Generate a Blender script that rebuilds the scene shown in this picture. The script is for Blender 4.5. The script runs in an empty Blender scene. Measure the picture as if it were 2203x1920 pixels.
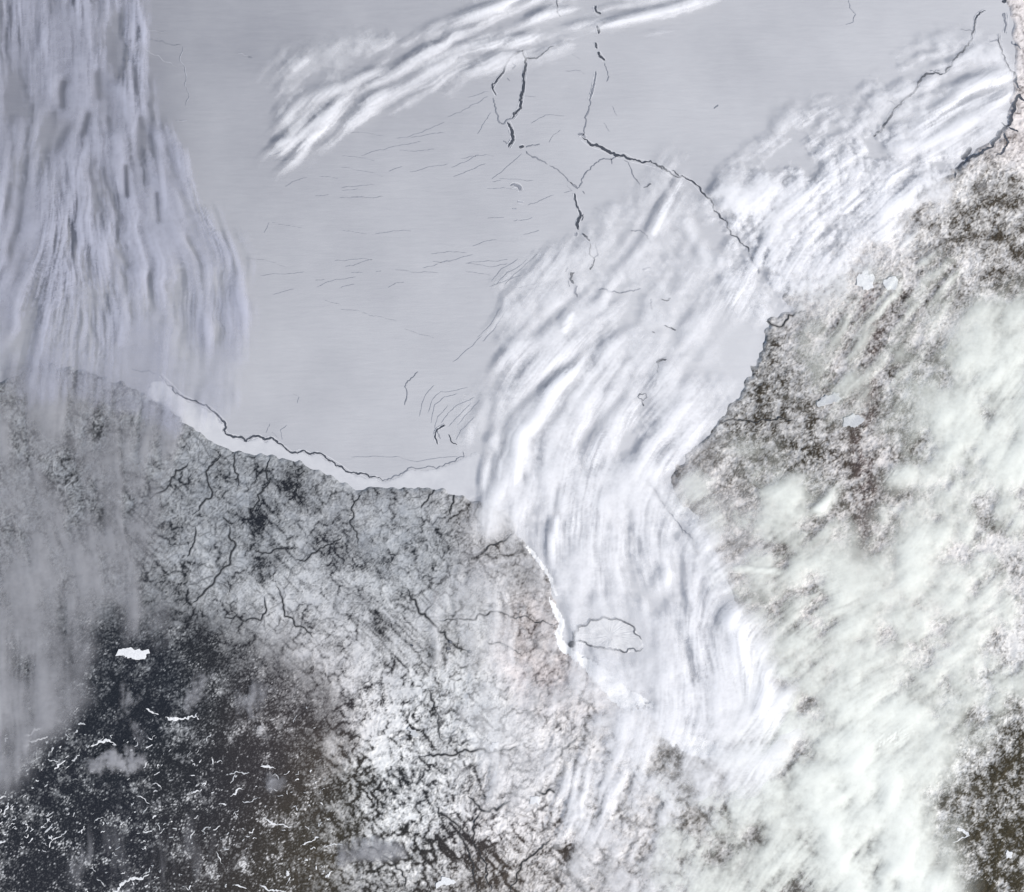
import bpy, math, random, heapq
import numpy as np

# ------------------------------------------------------------------ camera, sky, sun, exposure
# One unit is ten kilometres: the view looks straight down from orbit on a frozen bay.
SRC_W, SRC_H = 2203.0, 1920.0
S = 120.0 / SRC_W
CAM_H = 300.0
SUN_EL = math.radians(30)
SUN_AZ = math.radians(122)          # clockwise from north (+Y)
scn = bpy.context.scene
col = scn.collection

cam_d = bpy.data.cameras.new('camera')
cam = bpy.data.objects.new('camera', cam_d)
col.objects.link(cam)
cam.location = (0, 0, CAM_H)
cam_d.sensor_fit = 'HORIZONTAL'
cam_d.angle = 2 * math.atan(60.0 / CAM_H)
cam_d.clip_start = 1.0
cam_d.clip_end = 5000.0
scn.camera = cam

world = bpy.data.worlds.new('World')
scn.world = world
world.use_nodes = True
wt = world.node_tree
bg = wt.nodes['Background']
sky = wt.nodes.new('ShaderNodeTexSky')
sky.sky_type = 'NISHITA'
sky.sun_disc = False
sky.sun_elevation = SUN_EL
sky.sun_rotation = SUN_AZ
wt.links.new(sky.outputs[0], bg.inputs[0])
bg.inputs[1].default_value = 0.072

sun_d = bpy.data.lights.new('sun', 'SUN')
sun_d.energy = 4.2
sun_d.angle = math.radians(0.5)
sun_d.color = (1.0, 0.955, 0.90)
sun = bpy.data.objects.new('sun', sun_d)
col.objects.link(sun)
sun.rotation_euler = (math.pi / 2 - SUN_EL, 0, math.pi - SUN_AZ)   # checked below
from mathutils import Vector
sdir = Vector((math.sin(SUN_AZ) * math.cos(SUN_EL), math.cos(SUN_AZ) * math.cos(SUN_EL), math.sin(SUN_EL)))
sun.rotation_euler = sdir.to_track_quat('Z', 'Y').to_euler()
sun.location = sdir * 200

scn.view_settings.view_transform = 'Standard'
scn.view_settings.look = 'None'
scn.view_settings.gamma = 1
scn.view_settings.use_curve_mapping = False
scn.view_settings.exposure = 0.62
scn.cycles.transparent_max_bounces = 24
scn.cycles.max_bounces = 8
scn.cycles.diffuse_bounces = 4

# ------------------------------------------------------------------ the map grid (all fields live on it)
ST = 2.4
GX = np.arange(-120, 2324, ST); GY = np.arange(-110, 2031, ST)
NX, NY = len(GX), len(GY)
PX, PY = np.meshgrid(GX, GY)
rng = np.random.default_rng(7)
random.seed(11)

def wx(px): return (px - SRC_W / 2) * S
def wy(py): return (SRC_H / 2 - py) * S

def spec(lmin, lmax, beta, seed):
    """band limited power-law noise, wavelengths in map units, unit variance"""
    r = np.random.default_rng(seed)
    f = np.fft.rfft2(r.standard_normal((NY, NX)))
    fy = np.fft.fftfreq(NY, ST)[:, None]; fx = np.fft.rfftfreq(NX, ST)[None, :]
    k = np.sqrt(fx * fx + fy * fy); k[0, 0] = 1e9
    amp = k ** (-beta / 2) * np.exp(-(k * lmin * 0.5) ** 2) * (1 - np.exp(-(k * lmax) ** 2))
    n = np.fft.irfft2(f * amp, s=(NY, NX))
    n -= n.mean()
    return n / n.std()

def blur(a, sig):
    s = sig / ST
    p = int(3 * s) + 2
    b = np.pad(a, p, mode='edge')
    fy = np.fft.fftfreq(b.shape[0])[:, None]; fx = np.fft.rfftfreq(b.shape[1])[None, :]
    g = np.exp(-2 * (math.pi * s) ** 2 * (fx * fx + fy * fy))
    r = np.fft.irfft2(np.fft.rfft2(b) * g, s=b.shape)
    return r[p:-p, p:-p]

def sample(a, x, y):
    """bilinear lookup at map coordinates"""
    u = np.clip((x - GX[0]) / ST, 0, NX - 1.001); v = np.clip((y - GY[0]) / ST, 0, NY - 1.001)
    i = u.astype(np.int32); j = v.astype(np.int32); u = u - i; v = v - j
    return (a[j, i] * (1 - u) + a[j, i + 1] * u) * (1 - v) + (a[j + 1, i] * (1 - u) + a[j + 1, i + 1] * u) * v

def warped(a, amp, lmin, lmax, seed):
    return sample(a, PX + amp * spec(lmin, lmax, 3, seed), PY + amp * spec(lmin, lmax, 3, seed + 500))

def sstep(a, lo, hi):
    t = np.clip((a - lo) / (hi - lo), 0, 1)
    return t * t * (3 - 2 * t)

def inside(poly, x=None, y=None):
    x = PX if x is None else x; y = PY if y is None else y
    r = np.zeros(x.shape, bool)
    n = len(poly)
    ys = [p[1] for p in poly]
    for k in range(n):
        x1, y1 = poly[k]; x2, y2 = poly[(k + 1) % n]
        if y1 == y2: continue
        c = ((y1 > y) != (y2 > y)) & (x < (x2 - x1) * (y - y1) / (y2 - y1) + x1)
        r ^= c
    return r

def idw(pts, p=3.0, soft=40.0):
    """smooth field through scattered control values"""
    g = 6
    sx, sy = PX[::g, ::g], PY[::g, ::g]
    num = 0; den = 0
    for q in pts:
        w = 1.0 / ((sx - q[0]) ** 2 + (sy - q[1]) ** 2 + soft * soft) ** (p / 2)
        num = num + w * q[2]; den = den + w
    c = num / den
    u = np.clip((np.arange(NX)) / g, 0, c.shape[1] - 1.001); v = np.clip(np.arange(NY) / g, 0, c.shape[0] - 1.001)
    i = u.astype(int)[None, :]; j = v.astype(int)[:, None]; fu = (u - u.astype(int))[None, :]; fv = (v - v.astype(int))[:, None]
    return (c[j, i] * (1 - fu) + c[j, i + 1] * fu) * (1 - fv) + (c[j + 1, i] * (1 - fu) + c[j + 1, i + 1] * fu) * fv

def smooth_line(pts, step=5.0):
    """Catmull-Rom through the points, resampled"""
    p = np.array(pts, float)
    if len(p) < 2: return p
    q = np.vstack([2 * p[0] - p[1], p, 2 * p[-1] - p[-2]])
    out = []
    for k in range(1, len(q) - 2):
        n = max(2, int(np.hypot(*(q[k + 1] - q[k])) / step))
        t = np.linspace(0, 1, n, endpoint=False)[:, None]
        a, b, c, d = q[k - 1], q[k], q[k + 1], q[k + 2]
        out.append(0.5 * (2 * b + (c - a) * t + (2 * a - 5 * b + 4 * c - d) * t ** 2 + (3 * b - a - 3 * c + d) * t ** 3))
    out.append(p[-1:])
    return np.vstack(out)

def crooked(pts, amp=0.10, levels=4, seed=0, minseg=5.0):
    """midpoint displacement: makes a traced line jagged at every scale"""
    r = np.random.default_rng(seed)
    p = [np.array(q, float) for q in pts]
    for _ in range(levels):
        out = [p[0]]
        for a, b in zip(p[:-1], p[1:]):
            d = b - a; l = math.hypot(*d)
            if l > minseg:
                out.append((a + b) / 2 + np.array([-d[1], d[0]]) * r.normal(0, amp))
            out.append(b)
        p = out
    return [tuple(q) for q in p]

def stroke(field, pts, w, val=1.0, taper=True, smooth=True):
    """draw a soft line into a field (max), w = sigma in map units; w and val may be per-point lists"""
    L = smooth_line(pts, 8.0) if smooth else np.array(pts, float)
    n = len(L)
    t = np.linspace(0, 1, n)
    ws = np.interp(t, np.linspace(0, 1, len(w)), w) if hasattr(w, '__len__') else np.full(n, float(w))
    vs = np.interp(t, np.linspace(0, 1, len(val)), val) if hasattr(val, '__len__') else np.full(n, float(val))
    if taper: vs = vs * np.clip(np.minimum(t, 1 - t) * 6 + 0.25, 0, 1)
    for k in range(n - 1):
        (x1, y1), (x2, y2) = L[k], L[k + 1]
        sg = ws[k]; r = 3 * sg + ST
        i0 = max(0, int((min(x1, x2) - r - GX[0]) / ST)); i1 = min(NX, int((max(x1, x2) + r - GX[0]) / ST) + 2)
        j0 = max(0, int((min(y1, y2) - r - GY[0]) / ST)); j1 = min(NY, int((max(y1, y2) + r - GY[0]) / ST) + 2)
        if i0 >= i1 or j0 >= j1: continue
        X = PX[j0:j1, i0:i1]; Y = PY[j0:j1, i0:i1]
        dx, dy = x2 - x1, y2 - y1
        d2 = dx * dx + dy * dy + 1e-9
        tt = np.clip(((X - x1) * dx + (Y - y1) * dy) / d2, 0, 1)
        dd = (X - x1 - tt * dx) ** 2 + (Y - y1 - tt * dy) ** 2
        np.maximum(field[j0:j1, i0:i1], vs[k] * np.exp(-dd / (2 * sg * sg)), out=field[j0:j1, i0:i1])

# reading scales for positions measured on the map
def F(*p): return [(x * 1.0715, y * 1.0715) for x, y in p]
def C(k, *p):
    ox, oy = [(0, 0), (735, 0), (1468, 0), (0, 640), (735, 640), (1468, 640), (0, 1280), (735, 1280), (1468, 1280)][k - 1]
    return [(ox + x * 0.3575, oy + y * 0.3575) for x, y in p]

# ------------------------------------------------------------------ flow fields and streak textures
def unit(a): return (a - a.mean()) / a.std()
def flow_field(ctrl):
    a = [(x, y, math.cos(2 * math.atan2(v, u))) for x, y, u, v in ctrl]
    b = [(x, y, math.sin(2 * math.atan2(v, u))) for x, y, u, v in ctrl]
    ang = 0.5 * np.arctan2(idw(b, 3), idw(a, 3))
    return np.cos(ang), np.sin(ang)

def lic(noise, fx, fy, steps, h=2.0):
    n = noise.astype(np.float32)
    fx = fx.astype(np.float32); fy = fy.astype(np.float32)
    acc = n.copy()
    I, J = np.meshgrid(np.arange(NX, dtype=np.float32), np.arange(NY, dtype=np.float32))
    for sgn in (1, -1):
        x, y = I.copy(), J.copy()
        px, py = fx * sgn, fy * sgn
        for k in range(steps):
            x += px * h; y += py * h
            i = np.clip(x + 0.5, 0, NX - 1).astype(np.int32); j = np.clip(y + 0.5, 0, NY - 1).astype(np.int32)
            w = 0.5 + 0.5 * math.cos(math.pi * (k + 1) / (steps + 1))
            acc += n[j, i] * w
            qx, qy = fx[j, i], fy[j, i]
            d = np.where(qx * px + qy * py < 0, -1, 1).astype(np.float32)
            px, py = qx * d, qy * d
    acc -= acc.mean()
    return (acc / acc.std()).astype(np.float64)

AIR = [(60, 60, 0.05, 1), (250, 60, 0.05, 1), (150, 300, -0.12, 1), (300, 350, 0.2, 1), (430, 500, 0.35, 1), (60, 600, -0.35, 1),
       (230, 600, 0.15, 1), (450, 700, 0.0, 1), (100, 780, -0.15, 1), (350, 820, -0.1, 1), (100, 1100, 0.3, 1), (200, 1400, 0.0, 1), (80, 1600, 0.0, 1),
       (650, 280, 0.75, -0.75), (850, 170, 0.86, -0.5), (1100, 70, 0.93, -0.36), (1400, 30, 0.98, -0.18),
       (1420, 430, 0.5, -0.85), (1330, 560, 0.55, -0.8), (1560, 560, 0.5, -0.85), (1500, 700, 0.5, -0.8), (1280, 680, 0.75, -0.65), (1100, 620, 0.6, -0.75), (1180, 800, 0.68, -0.72),
       (1080, 920, 0.4, -0.9), (1040, 1010, 0.25, -1), (1020, 1150, 0.05, -1), (1150, 1050, 0.12, -1), (1300, 950, 0.42, -0.9), (1430, 880, 0.65, -0.75),
       (1170, 1200, -0.02, -1), (1280, 1150, 0.05, -1), (1020, 1350, 0, 1), (1120, 1500, 0.25, -1), (1250, 1500, 0.3, -1), (1380, 1250, 0.25, 1), (1560, 1450, 0.25, 1), (1300, 1420, 0.1, 1),
       (1600, 380, 0.75, -0.6), (1750, 420, 0.72, -0.65), (1800, 250, 0.83, -0.5), (2050, 170, 0.9, -0.4), (2000, 320, 0.82, -0.5), (1650, 620, 0.4, -0.9), (1900, 480, 0.7, -0.7),
       (1600, 1080, 0.85, -0.4), (1720, 1000, 0.7, -0.6), (1650, 1260, 0.85, -0.45), (1800, 1100, 0.5, -0.8), (1800, 1250, 0.9, -0.32), (1900, 1420, 0.85, -0.4), (1720, 1420, 0.75, -0.65),
       (2100, 800, 0.55, -0.85), (2100, 1100, 0.45, -0.9), (2050, 1350, 0.7, -0.5), (1900, 1600, 0.7, -0.6), (1650, 1600, 0.6, -0.8), (1800, 1800, 0.6, -0.7), (1500, 1750, 0.45, -0.85), (1980, 1800, 0.2, -1)]
afx, afy = flow_field(AIR)
def aniso(lmin, lmax, beta, seed, steps, h, wamp):
    n = warped(lic(spec(lmin, lmax, beta, seed), afx, afy, steps, h), wamp, 50, 220, seed + 300)
    m = 0.1 + 1.7 * sstep(unit(lic(spec(40, 380, 2.6, seed + 900), afx, afy, 16, 3.0)), -0.8, 2.0)          # wisps come and go
    return (n - n.mean()) / n.std() * m
def unit(a): return (a - a.mean()) / a.std()
_iso = spec(8, 260, 2.5, 20)
PATCH = unit(unit(lic(warped(spec(14, 300, 2.6, 21), 12, 40, 200, 19), afx, afy, 15, 2.4)) + 0.38 * _iso)     # torn, stretched patches of every size
STREAK = aniso(8, 90, 1.9, 22, 17, 2.0, 3)                  # wisps that come and go
FINE = aniso(5, 30, 1.2, 23, 11, 1.8, 1.5)                   # fine fibres
LONG = aniso(12, 160, 2.2, 26, 42, 2.5, 4)                  # long rolls of the main bands
PUFF = spec(10, 160, 3.0, 24)
SOFT = unit(unit(lic(warped(spec(15, 280, 2.7, 61), 14, 40, 200, 62), afx, afy, 6, 2.2)) + 0.6 * spec(12, 240, 2.7, 63))   # soft, barely stretched billows
RAG = spec(5, 140, 2.3, 29)
LUMP = spec(40, 400, 3.2, 25)

# ------------------------------------------------------------------ coast
COAST = F((-200, 800), (0, 768), (60, 742), (110, 735), (170, 745), (240, 765), (290, 790), (340, 825), (390, 860), (440, 895), (470, 908),
          (530, 912), (590, 925), (640, 945), (690, 970), (720, 983), (760, 978), (810, 977), (850, 980), (890, 985), (930, 1000), (955, 1000),
          (975, 1012), (1000, 1026), (1020, 1030), (1035, 1050), (1045, 1085), (1075, 1120), (1100, 1150), (1108, 1190), (1126, 1235), (1118, 1262),
          (1130, 1296), (1160, 1320), (1200, 1358), (1240, 1396), (1290, 1420), (1340, 1462), (1375, 1492), (1440, 1500), (1500, 1480),
          (1560, 1450), (1550, 1400), (1535, 1340), (1495, 1260), (1472, 1190), (1442, 1130), (1412, 1060), (1380, 1020), (1352, 990), (1345, 960),
          (1370, 920), (1420, 880), (1440, 850), (1470, 810), (1500, 765), (1520, 720), (1535, 670), (1536, 640), (1570, 632), (1606, 624), (1570, 600),
          (1590, 560), (1640, 520), (1700, 480), (1760, 440), (1850, 380), (1915, 345), (1960, 300), (2000, 280), (2025, 240), (2030, 190),
          (2040, 100), (2020, 0), (2010, -200), (-200, -200))
cx_ = PX + 4 * spec(12, 60, 2, 41); cy_ = PY + 4 * spec(12, 60, 2, 42)
sea = inside(COAST, cx_, cy_).astype(float)
SEA = blur(sea, 4.0)
SEA_WIDE = blur(sea, 30.0)

# ------------------------------------------------------------------ land cover
COVER = [(0, 850, .62), (200, 900, .68), (200, 1000, .78), (60, 1000, .6), (100, 1250, .6), (300, 880, .62), (400, 950, .55), (450, 1000, .55), (600, 1020, .64), (800, 1080, .60),
         (950, 1080, .5), (400, 1150, .62), (550, 1200, .52), (700, 1150, .56), (850, 1200, .62), (1000, 1200, .60), (350, 1250, .76), (500, 1300, .56),
         (640, 1330, .5), (720, 1290, .42), (800, 1390, .30), (900, 1300, .52), (1050, 1300, .58), (1150, 1250, .6), (1170, 1400, .64), (1080, 1130, .62),
         (250, 1450, .9), (450, 1390, .92), (500, 1500, .84), (440, 1470, .78), (350, 1600, .96), (200, 1750, .95), (100, 1850, .93), (450, 1700, .93), (560, 1620, .93), (650, 1700, .98), (90, 1700, .88),
         (470, 1660, .97), (600, 1850, .92), (700, 1830, .90), (640, 1500, .80), (700, 1580, .84), (740, 1460, .58), (810, 1530, .30), (850, 1620, .42), (870, 1450, .46), (950, 1440, .56), (1000, 1600, .52),
         (900, 1690, .58), (780, 1720, .9), (850, 1780, .75), (930, 1760, .6), (820, 1620, .40), (1000, 1740, .56), (1060, 1890, 1.0), (1010, 1850, .92), (1100, 1900, .95), (980, 1900, .9), (850, 1890, .86), (770, 1860, .9), (740, 1660, .85), (1080, 1820, .55), (930, 1820, .74), (960, 1540, .62), (1060, 1660, .40), (1100, 1500, .5), (1200, 1600, .46),
         (1150, 1760, .46), (1200, 1870, .74), (1300, 1720, .5), (1400, 1800, .5), (1250, 1500, .5), (1490, 1640, 1.1), (1510, 1690, 1.0), (1480, 1800, .66), (1400, 1650, .58),
         (1640, 720, .70), (1600, 850, .78), (1550, 950, .80), (1500, 1000, .78), (1800, 700, .72), (1850, 900, .78), (2000, 650, .70), (2150, 450, .95), (2200, 350, .5), (2203, 450, .85), (2080, 520, .85), (2200, 540, .9), (1490, 1060, .95), (1450, 980, .9), (1530, 1110, .95),
         (1560, 1160, .74), (1850, 1150, .76), (2100, 620, .72), (1720, 780, .78), (1980, 760, .74), (1690, 880, .86), (2000, 1650, .62), (2150, 1620, .84), (2150, 1850, 1.15), (2060, 1760, .98), (2180, 1700, 1.12), (2180, 120, .12), (2200, 220, .3), (2190, 20, .15), (2150, 330, .5), (1880, 560, .5),
         (1700, 580, .45), (1700, 450, .35), (1850, 450, .4), (1800, 650, .62), (2180, 1300, .36), (2050, 1400, .45), (2100, 1100, .42), (2100, 850, .55), (2180, 1000, .4), (2000, 1250, .5)]
cov = idw(COVER, 3.4, 30)
cov = warped(cov, 26, 30, 220, 48)

def ridge_lines(lmin, lmax, seed, width, wamp=14):
    n = warped(spec(lmin, lmax, 2.6, seed), wamp, 30, 120, seed + 50)
    gy, gx = np.gradient(n, ST)
    d = np.abs(n) / (np.hypot(gx, gy) + 2e-3)
    return np.exp(-(d / width) ** 2)

LANDFLOW = [(400, 950, 0.3, 1), (600, 1000, 0.2, 1), (800, 1050, 1, 0.1), (950, 1100, 0.8, 0.5), (400, 1150, 0.7, -0.7), (600, 1200, 0.6, 0.7), (800, 1150, 0.9, -0.5),
            (900, 1250, 0.7, 0.8), (700, 1350, 0.7, 0.7), (800, 1450, 0.25, 1), (850, 1550, 0.5, 1), (950, 1400, 0.8, 0.4), (820, 1650, 0.75, 0.8), (900, 1750, 0.75, 0.75), (980, 1800, 0.4, 1),
            (1040, 1850, -0.2, 1), (1100, 1800, -0.55, 0.8), (1150, 1700, 0.7, -0.8), (1050, 1640, 0.8, -0.5), (1200, 1580, 0.6, -0.8), (1000, 1560, 0.9, -0.4), (1250, 1850, 0.75, -0.6), (700, 1700, 0.5, 0.9), (300, 1700, 1, -0.3), (500, 1600, 1, -0.5), (150, 1850, 1, -0.5), (600, 1850, 1, 0.3),
            (1600, 800, 0.8, -0.4), (1700, 900, 1, -0.1), (1900, 800, 0.7, -0.6), (2100, 500, 0.6, -0.8), (1500, 1050, 0.7, 0.7), (2100, 1700, 0.6, -0.7)]
lfx, lfy = flow_field(LANDFLOW)
SWIRL = warped(lic(spec(5, 24, 0.8, 31), lfx, lfy, 4, 1.5), 9, 24, 90, 32)
SWIRL2 = unit(warped(lic(spec(7, 34, 1.0, 33), lfx, lfy, 7, 1.8), 5, 30, 140, 30) + 0.5 * spec(5, 22, 0.5, 28))
SPECK = spec(5, 18, 0.3, 34)
GRIT2 = spec(4.8, 15, -0.3, 47)
GRIT = np.clip(spec(5, 20, 0.6, 44), -1, 3)
MOTT = spec(12, 120, 2.2, 35)
curl = np.maximum(ridge_lines(14, 60, 36, 1.9) * sstep(spec(20, 120, 2, 37), -0.9, 0.8),
                  ridge_lines(26, 130, 38, 2.5) * sstep(spec(30, 160, 2, 39), -0.9, 0.6))

def soft_poly(poly, sig):
    return blur(inside(poly).astype(float), sig)
lowland = soft_poly([(330, 850), (1000, 1010), (1150, 1250), (1180, 1420), (1000, 1560), (800, 1560), (640, 1400), (420, 1350), (330, 1300)], 40)
swirly = soft_poly([(720, 1500), (900, 1480), (1250, 1480), (1420, 1600), (1300, 1930), (680, 1930), (700, 1750), (720, 1600)], 50)
forest = soft_poly([(-200, 1300), (330, 1310), (560, 1360), (700, 1500), (740, 1640), (740, 1950), (-200, 2050)], 35)
east = soft_poly([(1420, 880), (1560, 680), (1800, 500), (2100, 300), (2400, 200), (2400, 2100), (1900, 2100), (1600, 1500), (1430, 1000)], 40)

# hand-traced rivers: (points, width)
RIVERS = [
 ('river draining through the lowland beside the hazy western edge', C(4, (1140, 990), (1060, 1040), (1030, 1100), (980, 1170), (900, 1215)), 3.4),
 ('winding dark river with a hooked northern end near the west coast', C(4, (1330, 930), (1290, 990), (1240, 1050), (1250, 1090), (1270, 1150), (1270, 1210), (1200, 1280), (1160, 1310)), 3.6),
 ('short straight river reaching the coast below the shore lead', C(4, (1420, 930), (1415, 1050), (1430, 1140)), 3.0),
 ('bold river zigzagging south from the middle of the white coast', C(4, (1630, 960), (1600, 1050), (1625, 1110), (1590, 1150), (1550, 1190), (1540, 1250), (1505, 1320)), 3.6),
 ('long black river crossing the lowland towards the dark forest', C(4, (1380, 1370), (1420, 1490), (1390, 1550), (1385, 1610), (1325, 1660), (1280, 1730), (1220, 1790), (1150, 1850)), 4.2),
 ('dark creek south of the hooked river', C(4, (1180, 1380), (1175, 1440), (1160, 1500), (1130, 1560)), 3.2),
 ('short black hook of river in pale snow', C(4, (1340, 1325), (1370, 1350), (1405, 1360)), 3.6),
 ('river curving into the lowland swirl', C(4, (2056, 1430), (1970, 1490), (1870, 1550), (1780, 1580)), 3.0),
 ('creek beside the pale ridge in the lowland centre', C(4, (1530, 1520), (1580, 1540), (1650, 1520), (1740, 1500)), 3.2),
 ('long river running straight to twin black ponds', C(8, (395, -40), (450, 60), (520, 140), (580, 200), (640, 270), (700, 320), (770, 340)), 4.4),
 ('river crossing east to the bay shore', C(8, (570, 155), (660, 150), (740, 150), (870, 125), (1000, 120), (1100, 125), (1160, 165), (1230, 165), (1280, 185), (1310, 160)), 3.0),
 ('thin river below the east flowing one', C(8, (880, 285), (990, 305), (1030, 330), (1090, 370)), 2.6),
 ('wide dark river with loops in the southern swirls', C(8, (480, 975), (600, 965), (690, 960), (740, 930), (870, 945), (950, 940), (1050, 915)), 4.6),
 ('narrow river falling south through grey woodland', C(8, (520, 560), (560, 680), (590, 790), (610, 880)), 3.6),
 ('thick black river limb forking at the southern fan', C(8, (760, 1210), (800, 1250), (850, 1300), (900, 1290), (960, 1275), (1020, 1240)), 5.0),
 ('short black river bar in pink tinted snow', C(8, (1180, 1185), (1230, 1195), (1285, 1188)), 4.2),
 ('dark river slanting between pale snowfields', C(8, (1200, 1070), (1260, 1010), (1310, 970), (1325, 930), (1370, 900), (1420, 860)), 4.6),
 ('river bending around the forest edge', C(7, (1595, 10), (1605, 90), (1570, 155), (1480, 160), (1350, 140)), 3.4),
 ('river branching south along the forest margin', C(7, (1660, -60), (1700, 20), (1715, 130), (1780, 190), (1850, 220), (1885, 260)), 3.2),
 ('river flowing down beside the central coast', C(5, (120, 1160), (80, 1230), (75, 1320), (95, 1420), (100, 1490)), 3.0),
 ('forked river behind the cape shore', C(5, (560, 1140), (530, 1190), (510, 1230), (480, 1270)), 3.2),
 ('curved river with dark woods behind the white shore', C(5, (640, 1135), (675, 1200), (660, 1260), (650, 1310)), 3.8),
 ('river looping across the dark cape', C(5, (930, 1290), (1000, 1350), (1035, 1420), (960, 1470), (880, 1500), (840, 1540)), 4.0),
 ('river valley running inland on the eastern shore', C(6, (490, 115), (560, 170), (620, 145), (680, 95), (745, 75)), 4.2),
 ('dark river valley in the brown eastern hills', C(6, (220, 750), (330, 740), (450, 755), (530, 740), (600, 725), (680, 740)), 4.8),
 ('straight river in the southern fan running to the image foot', C(8, (840, 1790), (800, 1640), (740, 1500), (640, 1340), (560, 1260)), 4.4),
 ('eastern river of the southern fan', C(8, (1010, 1790), (1080, 1640), (1180, 1540), (1260, 1470)), 4.4),
 ('middle river of the southern fan', C(8, (900, 1790), (870, 1640), (800, 1500), (790, 1400), (850, 1290)), 4.0),
 ('river skirting the black south western woods', C(8, (380, 1780), (330, 1650), (240, 1560), (130, 1500)), 3.4),
]
wood = np.zeros((NY, NX))
def grow(x, y, ang, length, w, val, depth):
    pts = [(x, y)]
    n = max(3, int(length / 9))
    for k in range(n):
        ang += random.gauss(0, 0.42)
        x += 9 * math.cos(ang); y += 9 * math.sin(ang)
        pts.append((x, y))
        if depth > 0 and random.random() < 0.42:
            grow(x, y, ang + random.choice((-1, 1)) * random.uniform(0.5, 1.1), length * random.uniform(0.3, 0.6), w * 0.8, val * 0.85, depth - 1)
    stroke(wood, pts, [w, w * 0.6], val, True, False)
lw = np.clip(lowland, 0, 1)
RIVERS = [(lab, crooked(pts, 0.13, 3, k + 40, 9), w) for k, (lab, pts, w) in enumerate(RIVERS)]
for lab, pts, w in RIVERS:
    L = smooth_line(pts, 12)
    stroke(wood, pts, w * 0.6, 1.0)
    for k in range(2, len(L) - 1):
        if random.random() < 0.3:
            a = math.atan2(L[k][1] - L[k - 1][1], L[k][0] - L[k - 1][0]) + random.choice((-1, 1)) * random.uniform(0.6, 1.4)
            grow(L[k][0], L[k][1], a, random.uniform(25, 85), 1.6, random.uniform(0.4, 0.8), 1)
def drainage():
    """streams found by flooding rough terrain from the sea and summing what each cell drains"""
    d0 = np.hypot(PX - 1035, PY - 1990)
    h = (1.0 - SEA_WIDE) * 1.2 + 0.5 * spec(60, 420, 3.4, 151) + 0.26 * spec(5, 120, 2.0, 152) + 0.0032 * np.minimum(PY, 1500) * 0.4 \
        + blur(swirly, 30) * (0.006 * np.minimum(d0, 520) - 1.6 - 0.10 * np.abs(SWIRL2))
    land = SEA < 0.5
    hl = h.ravel().tolist(); seen = (~land).ravel().tolist(); lt = land.ravel()
    par = [-1] * (NX * NY); order = []
    heap = []
    edge = blur((~land).astype(float), 2.4) > 0.02
    edge[0, :] = edge[-1, :] = edge[:, 0] = edge[:, -1] = True
    for i in np.nonzero((edge & land).ravel())[0].tolist():
        heap.append((hl[i], i)); seen[i] = True
    heapq.heapify(heap)
    nb = (1, -1, NX, -NX, NX + 1, NX - 1, -NX + 1, -NX - 1)
    n = NX * NY
    push, pop = heapq.heappush, heapq.heappop
    while heap:
        z, i = pop(heap)
        order.append(i)
        for d in nb:
            j = i + d
            if 0 <= j < n and not seen[j]:
                seen[j] = True; par[j] = i
                hj = hl[j]
                push(heap, (hj if hj > z else z, j))
    acc = [1.0] * n
    for i in reversed(order):
        p = par[i]
        if p >= 0: acc[p] += acc[i]
    A = np.array(acc).reshape(NY, NX)
    return np.where(land, A, 1.0)
ACC = drainage()
thin = blur(sstep(np.log(ACC), math.log(9), math.log(70)), 1.3) * 1.5
bold = blur(sstep(np.log(ACC), math.log(150), math.log(1500)), 2.1) * 2.0
some = sstep(spec(30, 260, 2.4, 153), -1.3, 0.7)
NET = np.clip(np.maximum(thin * (0.35 + 0.5 * some), bold * 0.95), 0, 1)
dense = np.clip(blur(sstep(np.log(ACC), math.log(7), math.log(60)), 1.9) * 1.7, 0, 1)
for k in range(70):                                         # eastern woods
    x, y = random.uniform(1480, 2150), random.uniform(640, 1000)
    grow(x, y, random.uniform(-0.9, 0.2), random.uniform(30, 90), 1.8, random.uniform(0.3, 0.7), 1)

lw = np.clip(lowland + 0.0, 0, 1)
patchy = sstep(spec(40, 260, 2.6, 45), -1.2, 1.4)
texv = (lw * (0.09 * LUMP + 0.10 * SWIRL + 0.11 * GRIT2 + 0.10 * MOTT + 0.11 * RAG + 0.0)
        + swirly * (0.10 * SWIRL + 0.20 * np.tanh(1.3 * SWIRL2 - 0.1) + 0.13 * GRIT2 + 0.20 * RAG)
        + forest * (0.12 - 0.10 * GRIT - 0.05 * GRIT2 - 0.09 * np.clip(RAG, -1, 3) * (0.4 + patchy) - 0.10 * np.clip(warped(MOTT, 10, 20, 90, 46), -0.6, 3) * patchy - 0.03 * SWIRL2 - (0.5 + 0.5 * sstep(PY, 1600, 1850)) * sstep(GRIT2 + 0.6 * RAG + 0.5 * MOTT, 1.5, 3.4))
        + east * (0.15 * GRIT2 + 0.08 * SWIRL + 0.10 * MOTT + 0.22 * RAG + 0.08 * (curl - 0.25)))
rest = np.clip(1 - lw - swirly - forest - east, 0, 1)
texv += rest * (0.12 * SPECK + 0.12 * SWIRL + 0.15 * MOTT)
cover = cov + texv
cover = cover - 0.05 * lw - 0.16 * east + 0.02 * forest
cover = cover + (lw * 0.62 + east * 0.3 + rest * 0.5) * (NET - 0.22) + swirly * (0.95 * np.maximum(dense * (0.3 + 0.7 * some), bold) - 0.30)
cover = np.maximum(cover, wood * np.clip(0.45 + lw * 0.6 + swirly * 0.65 + east * 0.4 + rest * 0.3, 0, 1))
cover = np.clip(cover, 0.02, 1.0)
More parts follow.
